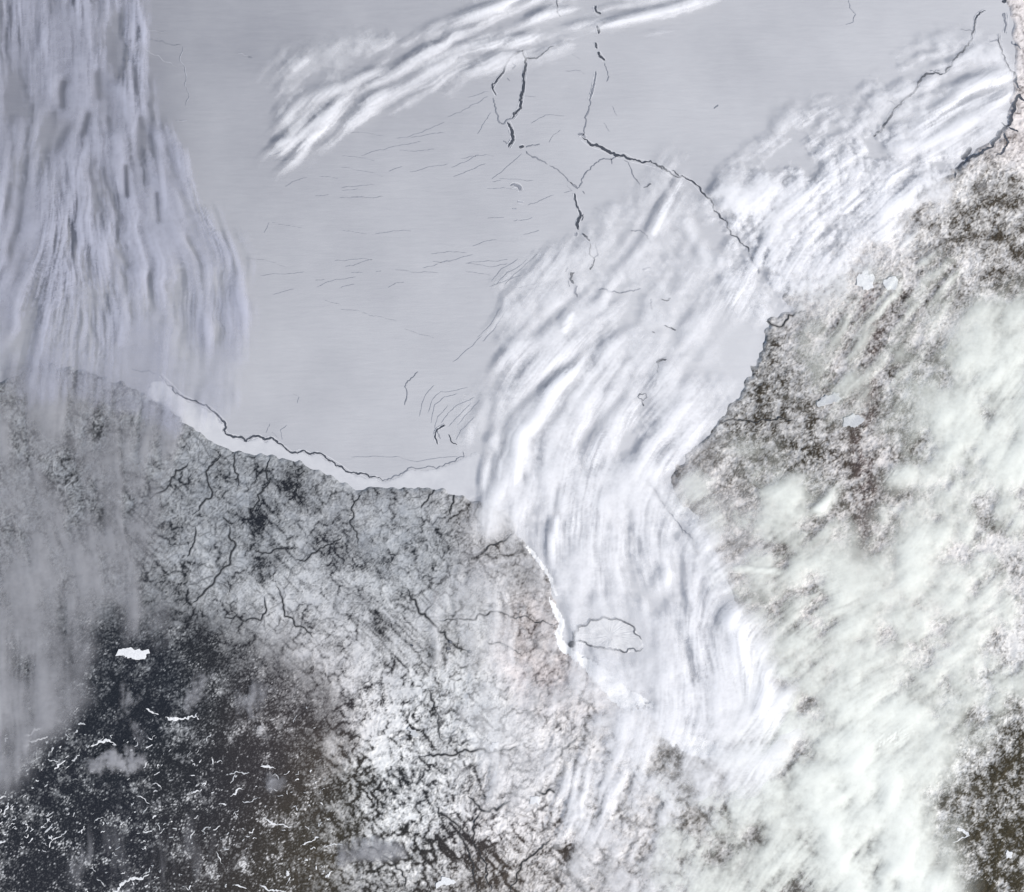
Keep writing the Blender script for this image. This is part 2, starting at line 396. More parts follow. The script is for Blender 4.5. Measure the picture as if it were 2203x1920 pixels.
snow = np.clip(idw([(500, 1100, .18), (800, 1100, .22), (1000, 1200, .35), (700, 1300, .4), (820, 1400, .5), (820, 1560, .75), (850, 1700, 1.0), (930, 1800, 1.1), (1000, 1800, 1.0), (1100, 1650, .8),
                    (1250, 1600, .8), (1180, 1800, .9), (300, 1450, .15), (300, 1800, .45), (600, 1850, .4), (1600, 800, .3), (1900, 800, .45), (2150, 500, .6), (1600, 1150, .3), (1800, 1150, .4), (2150, 1700, .9), (1450, 1100, .3), (100, 1000, .12), (1100, 1400, .55)], 3, 40)
               + 0.10 * MOTT, 0, 1)
brown = np.clip(idw([(500, 1100, 0), (300, 1500, -.05), (640, 1480, .15), (690, 1650, .7), (650, 1750, .7), (560, 1650, .1), (700, 1850, .9), (200, 1800, -.1), (450, 1700, .05), (800, 1880, .4), (900, 1150, 0), (850, 1200, 0), (1000, 1200, .05), (700, 1250, 0), (580, 1420, .05), (1000, 1750, .15), (900, 1700, .1),
                     (1100, 1900, .8), (1150, 1500, .4), (1150, 1380, .9), (1490, 1650, .9), (1600, 850, .8), (1500, 1020, .9), (1550, 1150, .9), (1850, 850, .9), (1870, 1150, 1), (2150, 500, 1), (1700, 700, .7), (2000, 700, .8),
                     (2150, 1800, 1), (800, 1500, .1), (1050, 1150, .5)], 3, 40), 0, 1)
pink = np.clip(idw([(500, 1100, 0), (1140, 1390, .9), (1080, 1180, .2), (900, 1200, 0), (1000, 1350, .05), (1180, 1800, .4), (1200, 1700, .3), (1000, 1500, 0), (1860, 700, .35), (1870, 1000, .4), (1860, 1200, .5), (2190, 250, .9), (2190, 100, .8), (2150, 450, .2), (1600, 850, .1), (1540, 1130, .5),
                    (300, 1500, 0), (690, 1600, .3), (2000, 900, 0), (1700, 1000, .1), (2100, 1700, 0), (200, 1000, 0), (800, 1700, 0)], 4, 30), 0, 1)

band = strokes0 = np.zeros((NY, NX)); stroke(band, [(1850, 560), (1870, 700), (1855, 900), (1862, 1100), (1850, 1280)], 26, 0.8)
pink = np.clip(np.maximum(pink * 0.8, band * np.clip(0.8 + 0.4 * RAG, 0, 1)), 0, 1)
cover = np.clip(cover + 0.28 * band, 0.02, 1)

# ------------------------------------------------------------------ materials
def new_mat(name):
    m = bpy.data.materials.new(name); m.use_nodes = True
    nt = m.node_tree; nt.nodes.clear()
    out = nt.nodes.new('ShaderNodeOutputMaterial')
    return m, nt, out

def N(nt, typ, **kw):
    n = nt.nodes.new(typ)
    for k, v in kw.items(): setattr(n, k, v)
    return n

def attr(nt, name):
    return N(nt, 'ShaderNodeAttribute', attribute_name=name).outputs['Fac']

def math_n(nt, op, a, b=None, clamp=False):
    n = N(nt, 'ShaderNodeMath', operation=op, use_clamp=clamp)
    for k, v in enumerate((a, b)):
        if v is None: continue
        if isinstance(v, (int, float)): n.inputs[k].default_value = v
        else: nt.links.new(v, n.inputs[k])
    return n.outputs[0]

def mix_c(nt, f, a, b):
    n = N(nt, 'ShaderNodeMix', data_type='RGBA')
    for k, v in ((0, f), (6, a), (7, b)):
        if isinstance(v, tuple): n.inputs[k].default_value = v + (1,) if len(v) == 3 else v
        elif isinstance(v, (int, float)): n.inputs[k].default_value = v
        else: nt.links.new(v, n.inputs[k])
    return n.outputs[2]

def noise_n(nt, scale, detail=4, rough=0.6, vec_scale=(1, 1, 1), rot=0.0, distortion=0.0):
    g = N(nt, 'ShaderNodeNewGeometry')
    mp = N(nt, 'ShaderNodeMapping'); mp.inputs['Scale'].default_value = vec_scale; mp.inputs['Rotation'].default_value = (0, 0, rot)
    nt.links.new(g.outputs['Position'], mp.inputs[0])
    n = N(nt, 'ShaderNodeTexNoise'); n.inputs['Scale'].default_value = scale; n.inputs['Detail'].default_value = detail; n.inputs['Roughness'].default_value = rough
    n.inputs['Distortion'].default_value = distortion
    nt.links.new(mp.outputs[0], n.inputs['Vector'])
    return n.outputs['Fac']

def diffuse(nt, out, color, rough=0.0, normal=None):
    d = N(nt, 'ShaderNodeBsdfDiffuse'); d.inputs['Roughness'].default_value = rough
    if isinstance(color, tuple): d.inputs['Color'].default_value = color + (1,)
    else: nt.links.new(color, d.inputs['Color'])
    if normal is not None: nt.links.new(normal, d.inputs['Normal'])
    nt.links.new(d.outputs[0], out.inputs['Surface'])
    return d

def bump(nt, h, strength, dist):
    b = N(nt, 'ShaderNodeBump'); b.inputs['Strength'].default_value = strength; b.inputs['Distance'].default_value = dist
    nt.links.new(h, b.inputs['Height'])
    return b.outputs[0]

def land_material():
    m, nt, out = new_mat('snowy_land')
    n1 = noise_n(nt, 6.0, 5, 0.7)
    c = math_n(nt, 'ADD', attr(nt, 'cover'), math_n(nt, 'MULTIPLY', math_n(nt, 'SUBTRACT', n1, 0.5), 0.35), True)
    sn = mix_c(nt, attr(nt, 'snow'), (0.325, 0.345, 0.372), (0.77, 0.785, 0.79))
    sn = mix_c(nt, attr(nt, 'pink'), sn, (0.76, 0.655, 0.65))
    sn = mix_c(nt, math_n(nt, 'MULTIPLY', attr(nt, 'brown'), 0.5), sn, (0.80, 0.78, 0.75))
    fo = mix_c(nt, attr(nt, 'brown'), (0.015, 0.018, 0.024), (0.043, 0.037, 0.024))
    fo = mix_c(nt, attr(nt, 'pink'), fo, (0.085, 0.066, 0.066))
    cc = mix_c(nt, c, sn, fo)
    diffuse(nt, out, cc, 0.0)
    return m

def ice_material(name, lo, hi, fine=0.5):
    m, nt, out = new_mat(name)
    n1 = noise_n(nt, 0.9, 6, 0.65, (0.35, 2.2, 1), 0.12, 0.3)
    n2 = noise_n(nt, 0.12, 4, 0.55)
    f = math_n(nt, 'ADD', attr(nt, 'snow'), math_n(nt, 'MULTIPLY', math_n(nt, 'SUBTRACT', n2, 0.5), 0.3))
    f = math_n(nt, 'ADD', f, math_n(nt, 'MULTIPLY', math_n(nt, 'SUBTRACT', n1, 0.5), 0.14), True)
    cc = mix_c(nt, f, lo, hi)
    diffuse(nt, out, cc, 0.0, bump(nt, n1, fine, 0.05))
    return m

def water_material(name, col_, var=0.5):
    m, nt, out = new_mat(name)
    n1 = noise_n(nt, 2.2, 4, 0.6)
    cc = mix_c(nt, n1, tuple(c * (1 - var * 0.5) for c in col_), tuple(c * (1 + var) for c in col_))
    p = N(nt, 'ShaderNodeBsdfPrincipled')
    nt.links.new(cc, p.inputs['Base Color']); p.inputs['Roughness'].default_value = 0.45
    p.inputs['Specular IOR Level'].default_value = 0.25
    nt.links.new(p.outputs[0], out.inputs['Surface'])
    return m

def cloud_material(name, col_, k=1.0, thin=None):
    """white droplets: opacity follows the depth of the cloud"""
    m, nt, out = new_mat(name)
    dep = attr(nt, 'depth')
    n1 = noise_n(nt, 1.6, 5, 0.6)
    dep = math_n(nt, 'MULTIPLY', dep, math_n(nt, 'ADD', math_n(nt, 'MULTIPLY', n1, 0.5), 0.75))
    a = math_n(nt, 'SUBTRACT', 1.0, math_n(nt, 'POWER', 2.71828, math_n(nt, 'MULTIPLY', dep, -k)), True)
    d = N(nt, 'ShaderNodeBsdfDiffuse'); d.inputs['Color'].default_value = col_ + (1,)
    t = N(nt, 'ShaderNodeBsdfTranslucent'); t.inputs['Color'].default_value = col_ + (1,)
    ms = N(nt, 'ShaderNodeMixShader'); ms.inputs[0].default_value = 0.12
    nt.links.new(d.outputs[0], ms.inputs[1]); nt.links.new(t.outputs[0], ms.inputs[2])
    tr = N(nt, 'ShaderNodeBsdfTransparent')
    mx = N(nt, 'ShaderNodeMixShader')
    nt.links.new(a, mx.inputs[0]); nt.links.new(tr.outputs[0], mx.inputs[1]); nt.links.new(ms.outputs[0], mx.inputs[2])
    nt.links.new(mx.outputs[0], out.inputs['Surface'])
    return m

M_LAND = land_material()
M_ICE = ice_material('sea_ice_snow_glare', (0.165, 0.172, 0.205), (0.555, 0.562, 0.585), 0.45)  # dark end lowered to paint shade in the left cloud gaps
M_FAST = ice_material('fast_ice_snow', (0.45, 0.458, 0.488), (0.56, 0.567, 0.59), 0.3)
M_WATER = water_material('dark_lead_water', (0.055, 0.061, 0.075))
M_GREY = water_material('refrozen_lead', (0.20, 0.21, 0.24))
M_FAINT = water_material('thin_lead_ice', (0.33, 0.34, 0.375))
M_RIVER = water_material('river_woodland', (0.035, 0.037, 0.040))
M_RIM, nt_, o_ = new_mat('ridge_snow'); diffuse(nt_, o_, mix_c(nt_, noise_n(nt_, 3.0), (0.45, 0.46, 0.5), (0.7, 0.71, 0.74)))
M_LAKE, nt_, o_ = new_mat('lake_snow'); diffuse(nt_, o_, mix_c(nt_, noise_n(nt_, 5.0), (0.46, 0.475, 0.50), (0.88, 0.89, 0.90)))
M_LAKE_G, nt_, o_ = new_mat('lake_snow_grey'); diffuse(nt_, o_, mix_c(nt_, noise_n(nt_, 5.0), (0.32, 0.335, 0.36), (0.62, 0.635, 0.65)))
M_ROCK, nt_, o_ = new_mat('island_snow'); diffuse(nt_, o_, mix_c(nt_, noise_n(nt_, 1.6, 5), (0.40, 0.40, 0.42), (0.78, 0.79, 0.80)))

# ------------------------------------------------------------------ mesh helpers
def tag(o, label=None, cat=None, group=None, kind=None):
    if label: o['label'] = label
    if cat: o['category'] = cat
    if group: o['group'] = group
    if kind: o['kind'] = kind
    return o

def link(name, me, mat, parent=None):
    me.materials.append(mat)
    o = bpy.data.objects.new(name, me)
    col.objects.link(o)
    if parent: o.parent = parent
    return o

def quads_mesh(name, co, quads, attrs, smooth=True):
    me = bpy.data.meshes.new(name)
    nv, nq = len(co), len(quads)
    me.vertices.add(nv); me.vertices.foreach_set('co', np.ascontiguousarray(co, np.float32).ravel())
    me.loops.add(nq * 4); me.loops.foreach_set('vertex_index', np.ascontiguousarray(quads, np.int32).ravel())
    me.polygons.add(nq)
    me.polygons.foreach_set('loop_start', np.arange(0, nq * 4, 4, dtype=np.int32))
    me.update(calc_edges=True)
    if smooth: me.polygons.foreach_set('use_smooth', np.ones(nq, bool))
    for k, v in attrs.items():
        a = me.attributes.new(k, 'FLOAT', 'POINT'); a.data.foreach_set('value', np.ascontiguousarray(v, np.float32))
    return me

def grid_mesh(name, X, Y, Z, keep, attrs, extra=None, smooth=True):
    """grid of vertices, only the quads whose four corners are kept; extra = bottom height (closed body)"""
    h, w = X.shape
    idx = np.arange(h * w).reshape(h, w)
    qk = keep[:-1, :-1] & keep[1:, :-1] & keep[:-1, 1:] & keep[1:, 1:]
    q = np.stack([idx[1:, :-1], idx[1:, 1:], idx[:-1, 1:], idx[:-1, :-1]], -1)[qk]
    co = np.stack([X, Y, Z], -1).reshape(-1, 3)
    used = np.unique(q); remap = np.zeros(h * w, np.int64); remap[used] = np.arange(len(used))
    co2 = co[used]; q2 = remap[q]
    at = {k: v.reshape(-1)[used] for k, v in attrs.items()}
    return co2, q2, at

# ------------------------------------------------------------------ land
relief = (0.018 * east + 0.010 * swirly + 0.010) * (SWIRL * 0.6 + MOTT + 0.5 * SPECK) + 0.05 * blur(cover, 5)
LZ = 0.30 * (0.5 - SEA) + relief * (1 - SEA) * 0.9 - 0.01
def pad(a, e=None):
    return np.pad(a, 4, mode='edge')
rim_d = np.minimum(np.minimum(PX - GX[0], GX[-1] - PX), np.minimum(PY - GY[0], GY[-1] - PY))
rim_w = sstep(rim_d, 0, 70)
cover = cover * rim_w + (0.15 * blur(cover, 110) + 0.48) * (1 - rim_w)
snow = snow * rim_w + 0.5 * (1 - rim_w); brown = brown * rim_w + 0.4 * (1 - rim_w); pink = pink * rim_w
LZ = LZ * rim_w + 0.15 * (1 - rim_w) * (1 - SEA_WIDE) - 0.1 * (1 - rim_w) * SEA_WIDE
ox = np.array([-6000, -2500, -900, -350.]); 
gx2 = np.concatenate([ox + GX[0] + 100, GX, SRC_W + 120 - ox[::-1] - 100]); gy2 = np.concatenate([ox + GY[0] + 100, GY, SRC_H + 110 - ox[::-1] - 100])
X2, Y2 = np.meshgrid(gx2, gy2)
keep = pad(SEA_WIDE) < 0.995
co, q, at = grid_mesh('land', wx(X2), wy(Y2), pad(LZ), keep, dict(cover=pad(cover), snow=pad(snow), brown=pad(brown), pink=pad(pink)))
tag(link('land', quads_mesh('land', co, q, at), M_LAND), 'snow covered land with forest, bogs and creeks around the frozen bay', kind='structure')

# ------------------------------------------------------------------ sea ice
ice_glare_v = idw([(550, 60, .26), (500, 300, .34), (1000, 350, .48), (700, 600, .46), (600, 800, .52), (900, 800, .58), (900, 120, .36), (1300, 150, .54), (1600, 100, .54), (1700, 60, .56), (1450, 250, .62), (1900, 100, .66), (1300, 400, .62),
             (100, 100, .06), (100, 500, .14), (250, 300, .05), (300, 700, .34), (1300, 700, .78), (1580, 760, .86), (1200, 1000, .8), (1400, 1200, .8), (1900, 350, .7), (2150, 150, .75)], 3, 60)  # sun-glare gradient painted into ice tone; left side darkened as cloud-gap shade
g = 2
keep = pad(SEA_WIDE)[::g, ::g] > 0.02
ridge_z = 0.004 * FINE + 0.003 * SPECK
co, q, at = grid_mesh('sea_ice', wx(X2[::g, ::g]), wy(Y2[::g, ::g]), pad(ridge_z)[::g, ::g] * 0 + 0.0, keep, dict(snow=pad(ice_glare_v)[::g, ::g] * 0.92 + 0.12 * sstep(pad(ice_glare_v)[::g, ::g], 0.05, 0.4) + 0.02))  # snow attribute here carries the painted glare and shade
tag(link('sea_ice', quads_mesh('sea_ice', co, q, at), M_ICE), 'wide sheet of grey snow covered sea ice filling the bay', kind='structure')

# fast ice: brighter strip held against the coast
FAST = [(C(4, (970, 500), (1040, 560), (1090, 605), (1150, 635), (1200, 655), (1250, 680), (1290, 705), (1325, 740), (1345, 770), (1340, 805), (1375, 840), (1430, 852), (1480, 878), (1525, 852), (1560, 848), (1590, 868),
          (1630, 858), (1680, 893), (1720, 923), (1760, 948), (1820, 938), (1870, 958), (1900, 948), (1950, 968), (2000, 998))
        + C(5, (0, 1035), (60, 1072), (120, 1075), (165, 1098), (200, 1093), (245, 1115), (300, 1102), (350, 1080), (400, 1044), (450, 1040), (570, 1040), (620, 1020), (690, 995), (760, 960), (830, 930), (860, 1010), (850, 1180), (700, 1240), (300, 1200), (0, 1150))
        + C(4, (1900, 1090), (1600, 1000), (1400, 960), (1200, 840), (1000, 660), (880, 590), (900, 520)), 'fast_ice_west')]
for poly, nm in FAST:
    msk = blur(inside(poly, PX + 2 * spec(8, 40, 2, 61), PY + 2 * spec(8, 40, 2, 62)).astype(float), 2.5)
    keep = msk > 0.25
    co, q, at = grid_mesh(nm, wx(PX), wy(PY), 0.004 + 0.02 * sstep(msk, 0.3, 0.9), keep, dict(snow=0.5 + 0.1 * MOTT))
    tag(link('fast_ice', quads_mesh(nm, co, q, at), M_FAST), 'smooth white strip of fast ice along the western coast', kind='structure')

# ------------------------------------------------------------------ ribbons: cracks, rivers
def ribbon(pts, w, z, jag=0.35, step=3.0, taper=True, wob=1.2, seed=0, bank=0.0, crook=0.09):
    r = np.random.default_rng(seed)
    L = smooth_line(crooked(pts, crook, 3, seed), step)
    n = len(L)
    t = np.linspace(0, 1, n)
    def walk(scale):
        a = r.standard_normal(n)
        kk = np.array([1, 2, 3, 2, 1.]); kk /= kk.sum()
        return np.convolve(np.pad(a, 2, mode='edge'), kk, 'valid') * scale
    d = np.gradient(L, axis=0); d /= (np.linalg.norm(d, axis=1, keepdims=True) + 1e-9)
    nrm = np.stack([-d[:, 1], d[:, 0]], 1)
    L = L + nrm * walk(wob)[:, None]
    ws = np.interp(t, np.linspace(0, 1, len(w)), w) if hasattr(w, '__len__') else np.full(n, float(w))
    if taper: ws = 0.74 * ws * np.clip(np.minimum(t, 1 - t) * 8 + 0.3, 0, 1)
    wl = ws * 0.5 * np.clip(1 + walk(jag * 1.6), 0.25, 2); wr = ws * 0.5 * np.clip(1 + walk(jag * 1.6), 0.25, 2)
    a = L + nrm * wl[:, None]; b = L - nrm * wr[:, None]
    zz = z(L) if callable(z) else np.full(n, z)
    va = np.stack([wx(a[:, 0]), wy(a[:, 1]), zz], 1); vb = np.stack([wx(b[:, 0]), wy(b[:, 1]), zz], 1)
    vm = np.stack([wx(L[:, 0]), wy(L[:, 1]), zz + bank], 1)
    co = np.vstack([va, vm, vb])
    i = np.arange(n - 1)
    q = np.vstack([np.stack([i, i + n, i + n + 1, i + 1], 1), np.stack([i + n, i + 2 * n, i + 2 * n + 1, i + n + 1], 1)])
    return co, q

def land_z(L):
    return sample(LZ, L[:, 0], L[:, 1])

seedc = [100]
def ribbon_obj(name, pts, w, z, mat, parent=None, **kw):
    seedc[0] += 1
    co, q = ribbon(pts, w, z, seed=seedc[0], **kw)
    return link(name, quads_mesh(name, co, q, {}, False), mat, parent)

def rim(parent, pts, w):
    """low pressure ridge of broken ice along both lips of a crack"""
    L = smooth_line(pts, 5.0)
    d = np.gradient(L, axis=0); d /= (np.linalg.norm(d, axis=1, keepdims=True) + 1e-9)
    nrm = np.stack([-d[:, 1], d[:, 0]], 1)
    for s in (-1, 1):
        r = np.random.default_rng(seedc[0] + s)
        n = len(L)
        c = L + nrm * (s * (w * 0.62 + 0.5))
        hw = 0.5 + 0.4 * r.random(n); hz = 0.015 + 0.03 * r.random(n)
        a, b = c + nrm * hw[:, None], c - nrm * hw[:, None]
        co = np.vstack([np.stack([wx(a[:, 0]), wy(a[:, 1]), np.full(n, -0.01)], 1), np.stack([wx(c[:, 0]), wy(c[:, 1]), hz], 1), np.stack([wx(b[:, 0]), wy(b[:, 1]), np.full(n, -0.01)], 1)])
        i = np.arange(n - 1)
        q = np.vstack([np.stack([i, i + n, i + n + 1, i + 1], 1), np.stack([i + n, i + 2 * n, i + 2 * n + 1, i + n + 1], 1)])
        link('ice_ridge', quads_mesh('ice_ridge', co, q, {}, False), M_RIM, parent)

W, G_, Fm = M_WATER, M_GREY, M_FAINT
CRACKS = [  # label, list of (points, width, material)
 ('long jagged black lead along the edge of the western fast ice', [
   (C(4, (790, 430), (850, 450), (940, 465)), 2.2, G_),
   (C(4, (965, 468), (1040, 540), (1090, 590), (1150, 620), (1200, 640), (1250, 660), (1290, 690), (1330, 730), (1355, 760), (1350, 800), (1380, 830), (1430, 840), (1480, 865), (1520, 840), (1560, 835), (1590, 855), (1630, 845),
     (1680, 880), (1720, 910), (1760, 935), (1820, 925), (1870, 945), (1900, 935), (1950, 955), (2000, 985)) + C(5, (0, 1020), (60, 1060), (120, 1060), (165, 1085), (200, 1080), (245, 1105)), [2.5, 4.0, 5.5, 5.5, 4.5, 4.5, 4.5], W),
   (C(5, (245, 1105), (300, 1090), (350, 1070), (400, 1030), (450, 1030), (500, 1025), (570, 1030), (620, 1010), (690, 985), (735, 960), (728, 930)), [3, 2.4, 2.0, 2.2], G_)]),
 ('almond shaped ring of dark cracks around a floe below the top cloud band', [
   (C(2, (1095, 303), (1050, 325), (1015, 350), (990, 390), (970, 440), (945, 470), (920, 505), (908, 535), (932, 575)), [5, 4.5, 4.5, 3.5], W),
   (C(2, (915, 590), (925, 650), (945, 700), (965, 748)), 3.6, G_),
   (C(2, (1090, 308), (1105, 350), (1107, 400), (1097, 480), (1090, 550), (1080, 610), (1060, 670), (1028, 715)), [5, 6, 6.5, 6.5, 5], W),
   (C(2, (1030, 712), (990, 730), (962, 748)), 3.2, G_),
   (C(2, (1035, 370), (1050, 400), (1030, 420)), 2.2, G_), (C(2, (1000, 470), (1015, 490)), 2.4, G_)]),
 ('short dark crack curling right from the top of the almond ring', [(C(2, (1100, 350), (1140, 352), (1180, 350), (1215, 320), (1250, 290), (1280, 278)), [3.6, 3, 2], W)]),
 ('stubby black tail of open water under the almond ring', [(C(2, (1000, 735), (1018, 770), (1025, 810), (1032, 840), (1015, 868), (1003, 888)), [4, 7, 8, 6, 4], W), (C(2, (975, 850), (995, 870)), 3, G_)]),
 ('dotted crack sloping from the ring tail towards the centre', [
   (C(2, (1072, 880), (1098, 882)), 6, W), (C(2, (1112, 890), (1150, 875), (1195, 872)), 2.6, G_),
   (C(2, (1110, 910), (1150, 950), (1190, 965), (1240, 990)), 3.4, G_), (C(2, (1250, 1000), (1300, 1022), (1340, 1060), (1385, 1105), (1420, 1140)), 2.6, G_)]),
 ('vertical chain of small black openings in the middle of the ice', [
   (C(2, (1400, 1165), (1410, 1215), (1425, 1260)), 4.2, W), (C(2, (1425, 1262), (1440, 1300), (1418, 1342), (1424, 1385)), 6, W), (C(2, (1455, 1290), (1445, 1330)), 3, W), (C(2, (1415, 1400), (1412, 1425)), 4, G_), (C(2, (1375, 1100), (1420, 1140)), 3, G_), (C(2, (1450, 1155), (1462, 1170)), 3, G_),
   (C(2, (1448, 1408), (1495, 1452)), 4.6, W), (C(2, (1495, 1465), (1492, 1530), (1522, 1562), (1495, 1622)), 2.6, W), (C(2, (1500, 1595), (1492, 1622)), 5, W), (C(2, (1535, 1470), (1540, 1530), (1520, 1560)), 2.0, G_)]),
 ('little hooked black opening at the southern end of the vertical chain', [(C(2, (1400, 1640), (1380, 1645), (1375, 1680), (1400, 1705)), 5.5, W), (C(2, (1360, 1610), (1350, 1640)), 2.4, G_), (C(2, (1415, 1720), (1405, 1760), (1420, 1790)), 4, G_), (C(2, (1365, 1690), (1372, 1730)), 3, G_)]),
 ('broken crack dropping from the top cloud band through the ice', [
   (C(2, (1295, 0), (1300, 60), (1318, 100)), 3, W), (C(2, (1525, 35), (1530, 68), (1558, 88)), [3, 4, 7], W), (C(2, (1535, 155), (1546, 205)), 5, W), (C(2, (1530, 258), (1536, 295)), 5, W), (C(2, (1543, 315), (1582, 368)), 6, W),
   (C(2, (1585, 380), (1602, 430), (1596, 495)), 1.8, G_), (C(2, (1530, 430), (1520, 490), (1508, 550), (1490, 600)), [2, 3, 4.5, 3], G_), (C(2, (1490, 600), (1488, 660), (1465, 710), (1462, 780), (1448, 825)), 3.2, G_)]),
 ('wide dark crack running right from the centre to the cloud edge', [
   (C(2, (1448, 832), (1500, 870), (1560, 890), (1610, 915), (1660, 938), (1700, 935), (1740, 960), (1810, 975), (1900, 1000), (1960, 1030), (2000, 1060), (2048, 1066)), [5, 8, 8, 6, 4.5, 4.5, 4], W),
   (C(2, (1425, 815), (1450, 808), (1470, 828)), 5, G_), (C(2, (1910, 1000), (1930, 1020)), 4, W), (C(2, (1990, 1030), (2030, 1060)), 3, W)]),
 ('thin grey branch looping left under the wide crack', [(C(2, (1662, 940), (1600, 960), (1530, 985), (1480, 1030), (1445, 1085), (1418, 1135)), 2.4, G_), (C(2, (1620, 955), (1630, 990)), 2, G_)]),
 ('thin branch ending in a hook below the wide crack', [(C(2, (1700, 970), (1750, 1050), (1795, 1112)), 2.2, G_), (C(2, (1815, 1132), (1840, 1128), (1865, 1108)), 3.6, W)]),
 ('isolated dark smudge of open water left of the vertical chain', [(C(2, (1018, 1122), (1040, 1112), (1066, 1122), (1080, 1150)), [3, 8, 9, 4], G_), (C(2, (1060, 1215), (1095, 1222)), 4, Fm), (C(2, (1030, 1255), (1055, 1258)), 3.5, Fm)]),
 ('long black crack slanting down from the top right corner into the cloud', [(C(3, (1825, 65), (1790, 80), (1765, 110), (1760, 180), (1745, 230), (1700, 285), (1660, 330), (1620, 395), (1580, 440)), [3, 4, 4.5, 4.5], W),
   (C(3, (1580, 440), (1520, 440), (1470, 445), (1440, 470), (1410, 530), (1360, 580), (1310, 630), (1270, 665)), [4, 5, 6, 5], W), (C(3, (1270, 665), (1240, 720), (1200, 770), (1150, 820)), [4, 7, 6], W), (C(3, (1280, 635), (1230, 605)), 2.5, G_), (C(3, (1420, 520), (1480, 520)), 2.2, G_), (C(3, (1490, 430), (1550, 425)), 2.2, G_), (C(3, (1675, 180), (1750, 190)), 1.6, G_)]),
 ('curved crack sweeping round the eastern side under the cloud streaks', [(C(3, (-10, 1055), (60, 1095), (130, 1170), (180, 1220), (220, 1290), (270, 1365)), [3.5, 4, 4, 5], W), (C(3, (270, 1365), (340, 1440), (400, 1520)), 3.6, W), (C(3, (405, 1530), (440, 1580), (462, 1650)), [4, 10, 5], G_)]),
 ('branching black lead among pink snow at the right edge', [
   (C(3, (2060, 610), (2030, 570), (2002, 620), (1985, 690), (1970, 760)), [9, 7, 8, 8], W), (C(3, (1970, 760), (1910, 830), (1860, 890), (1800, 925), (1730, 955), (1680, 985), (1650, 1020), (1638, 1080)), [9, 7, 6, 8, 8, 4], W),
   (C(3, (1740, 890), (1712, 925), (1680, 960)), 14, W), (C(3, (1970, 765), (2020, 795)), 4, W), (C(3, (1940, 800), (1962, 860), (1930, 910), (1890, 940)), 4, W), (C(3, (1925, 735), (1965, 765)), 3, W), (C(3, (1760, 770), (1830, 765), (1915, 780)), 1.6, G_)]),
 ('dark crack line descending through the top right corner', [(C(3, (1905, 205), (1920, 300), (1950, 380), (2000, 450), (2030, 540)), [2.5, 4, 4, 5], W), (C(3, (1850, 252), (1900, 246)), 4, G_), (C(3, (1942, 80), (1950, 150), (1940, 200)), [7, 5, 3], G_), (C(3, (1985, 250), (2035, 300)), 3, G_)]),
 ('tiny black blot of water at the top right corner', [(C(3, (1925, 15), (1950, 0)), 9, W)]),
 ('thin rusty line at the top of the ice right of centre', [(C(3, (1003, 0), (1010, 50), (1042, 88), (1030, 135), (985, 150)), 2.2, Fm)]),
 ('short dark nick alone on the plain ice right of centre', [(C(3, (190, 655), (215, 632)), 3, G_)]),
 ('pair of small black hooks where swirled cracks meet the southern cloud edge', [(C(5, (622, 768), (575, 795), (560, 840), (578, 885)), 4, W), (C(5, (575, 795), (600, 850)), 2, G_), (C(5, (645, 825), (660, 870), (692, 890)), 2.5, W)]),
 ('angular thin crack on smooth ice above the southern swirl', [(C(5, (380, 650), (380, 540), (430, 480), (462, 448)), 2.2, G_)]),
 ('small dark marks showing between cloud streaks in the narrow bay', [(C(5, (1868, 208), (1884, 216)), 6, W), (C(5, (1942, 170), (1975, 185), (2012, 198)), 3.5, W), (C(5, (1895, 395), (1915, 382), (1955, 374)), [6, 6, 3], W), (C(5, (1900, 400), (1895, 490), (1870, 560)), 2, G_),
   (C(5, (1780, 600), (1795, 582), (1830, 582), (1838, 605), (1815, 622), (1788, 600)), 2.6, W), (C(5, (1810, 620), (1820, 655)), 3, W), (C(5, (1465, 432), (1525, 460)), 3, G_), (C(5, (1410, 490), (1530, 515)), 2.2, G_), (C(5, (1725, 660), (1745, 630)), 3, G_)]),
 ('looping dark thread in the ice above the eastern shore', [(C(5, (1925, 10), (1950, 20), (1980, 5)), 3.4, W), (C(5, (1865, 10), (1875, 80)), 2.5, G_)]),
 ('grey jagged crack down the eastern side of the narrow bay', [(C(5, (1840, 1120), (1880, 1150), (1920, 1220), (1980, 1300), (2056, 1420)), 3.0, G_), (C(6, (0, 1400), (60, 1450), (85, 1535)), 3.6, G_), (C(6, (158, 1665), (190, 1745)), 3.2, G_)]),
 ('thin arc of cracked ice north of the cloud crest', [(C(2, (1550, 1745), (1640, 1755), (1730, 1755), (1800, 1740)), 3.0, G_), (C(2, (1740, 1390), (1800, 1390), (1840, 1420), (1870, 1470)), 2.6, G_), (C(2, (1810, 1625), (1860, 1610)), 3.5, G_)]),
 ('tiny dark spot with a trailing line by the left cloud edge', [(C(1, (1495, 345), (1520, 348)), 3.5, G_), (C(1, (1430, 320), (1490, 335)), 1.6, Fm)]),
 ('fan of straight hairline cracks entering the left cloud', [(C(1, (845, 212), (920, 240), (1000, 262), (1090, 272)), 2.2, G_), (C(1, (870, 195), (1000, 190)), 1.5, Fm), (C(1, (840, 275), (930, 330), (1060, 400)), 1.6, Fm), (C(1, (1060, 728), (1130, 730)), 2, Fm)]),
 ('long thin crack standing upright beside the left cloud', [(C(1, (1105, 280), (1112, 400), (1118, 520), (1120, 640)), 2.0, Fm)]),
]
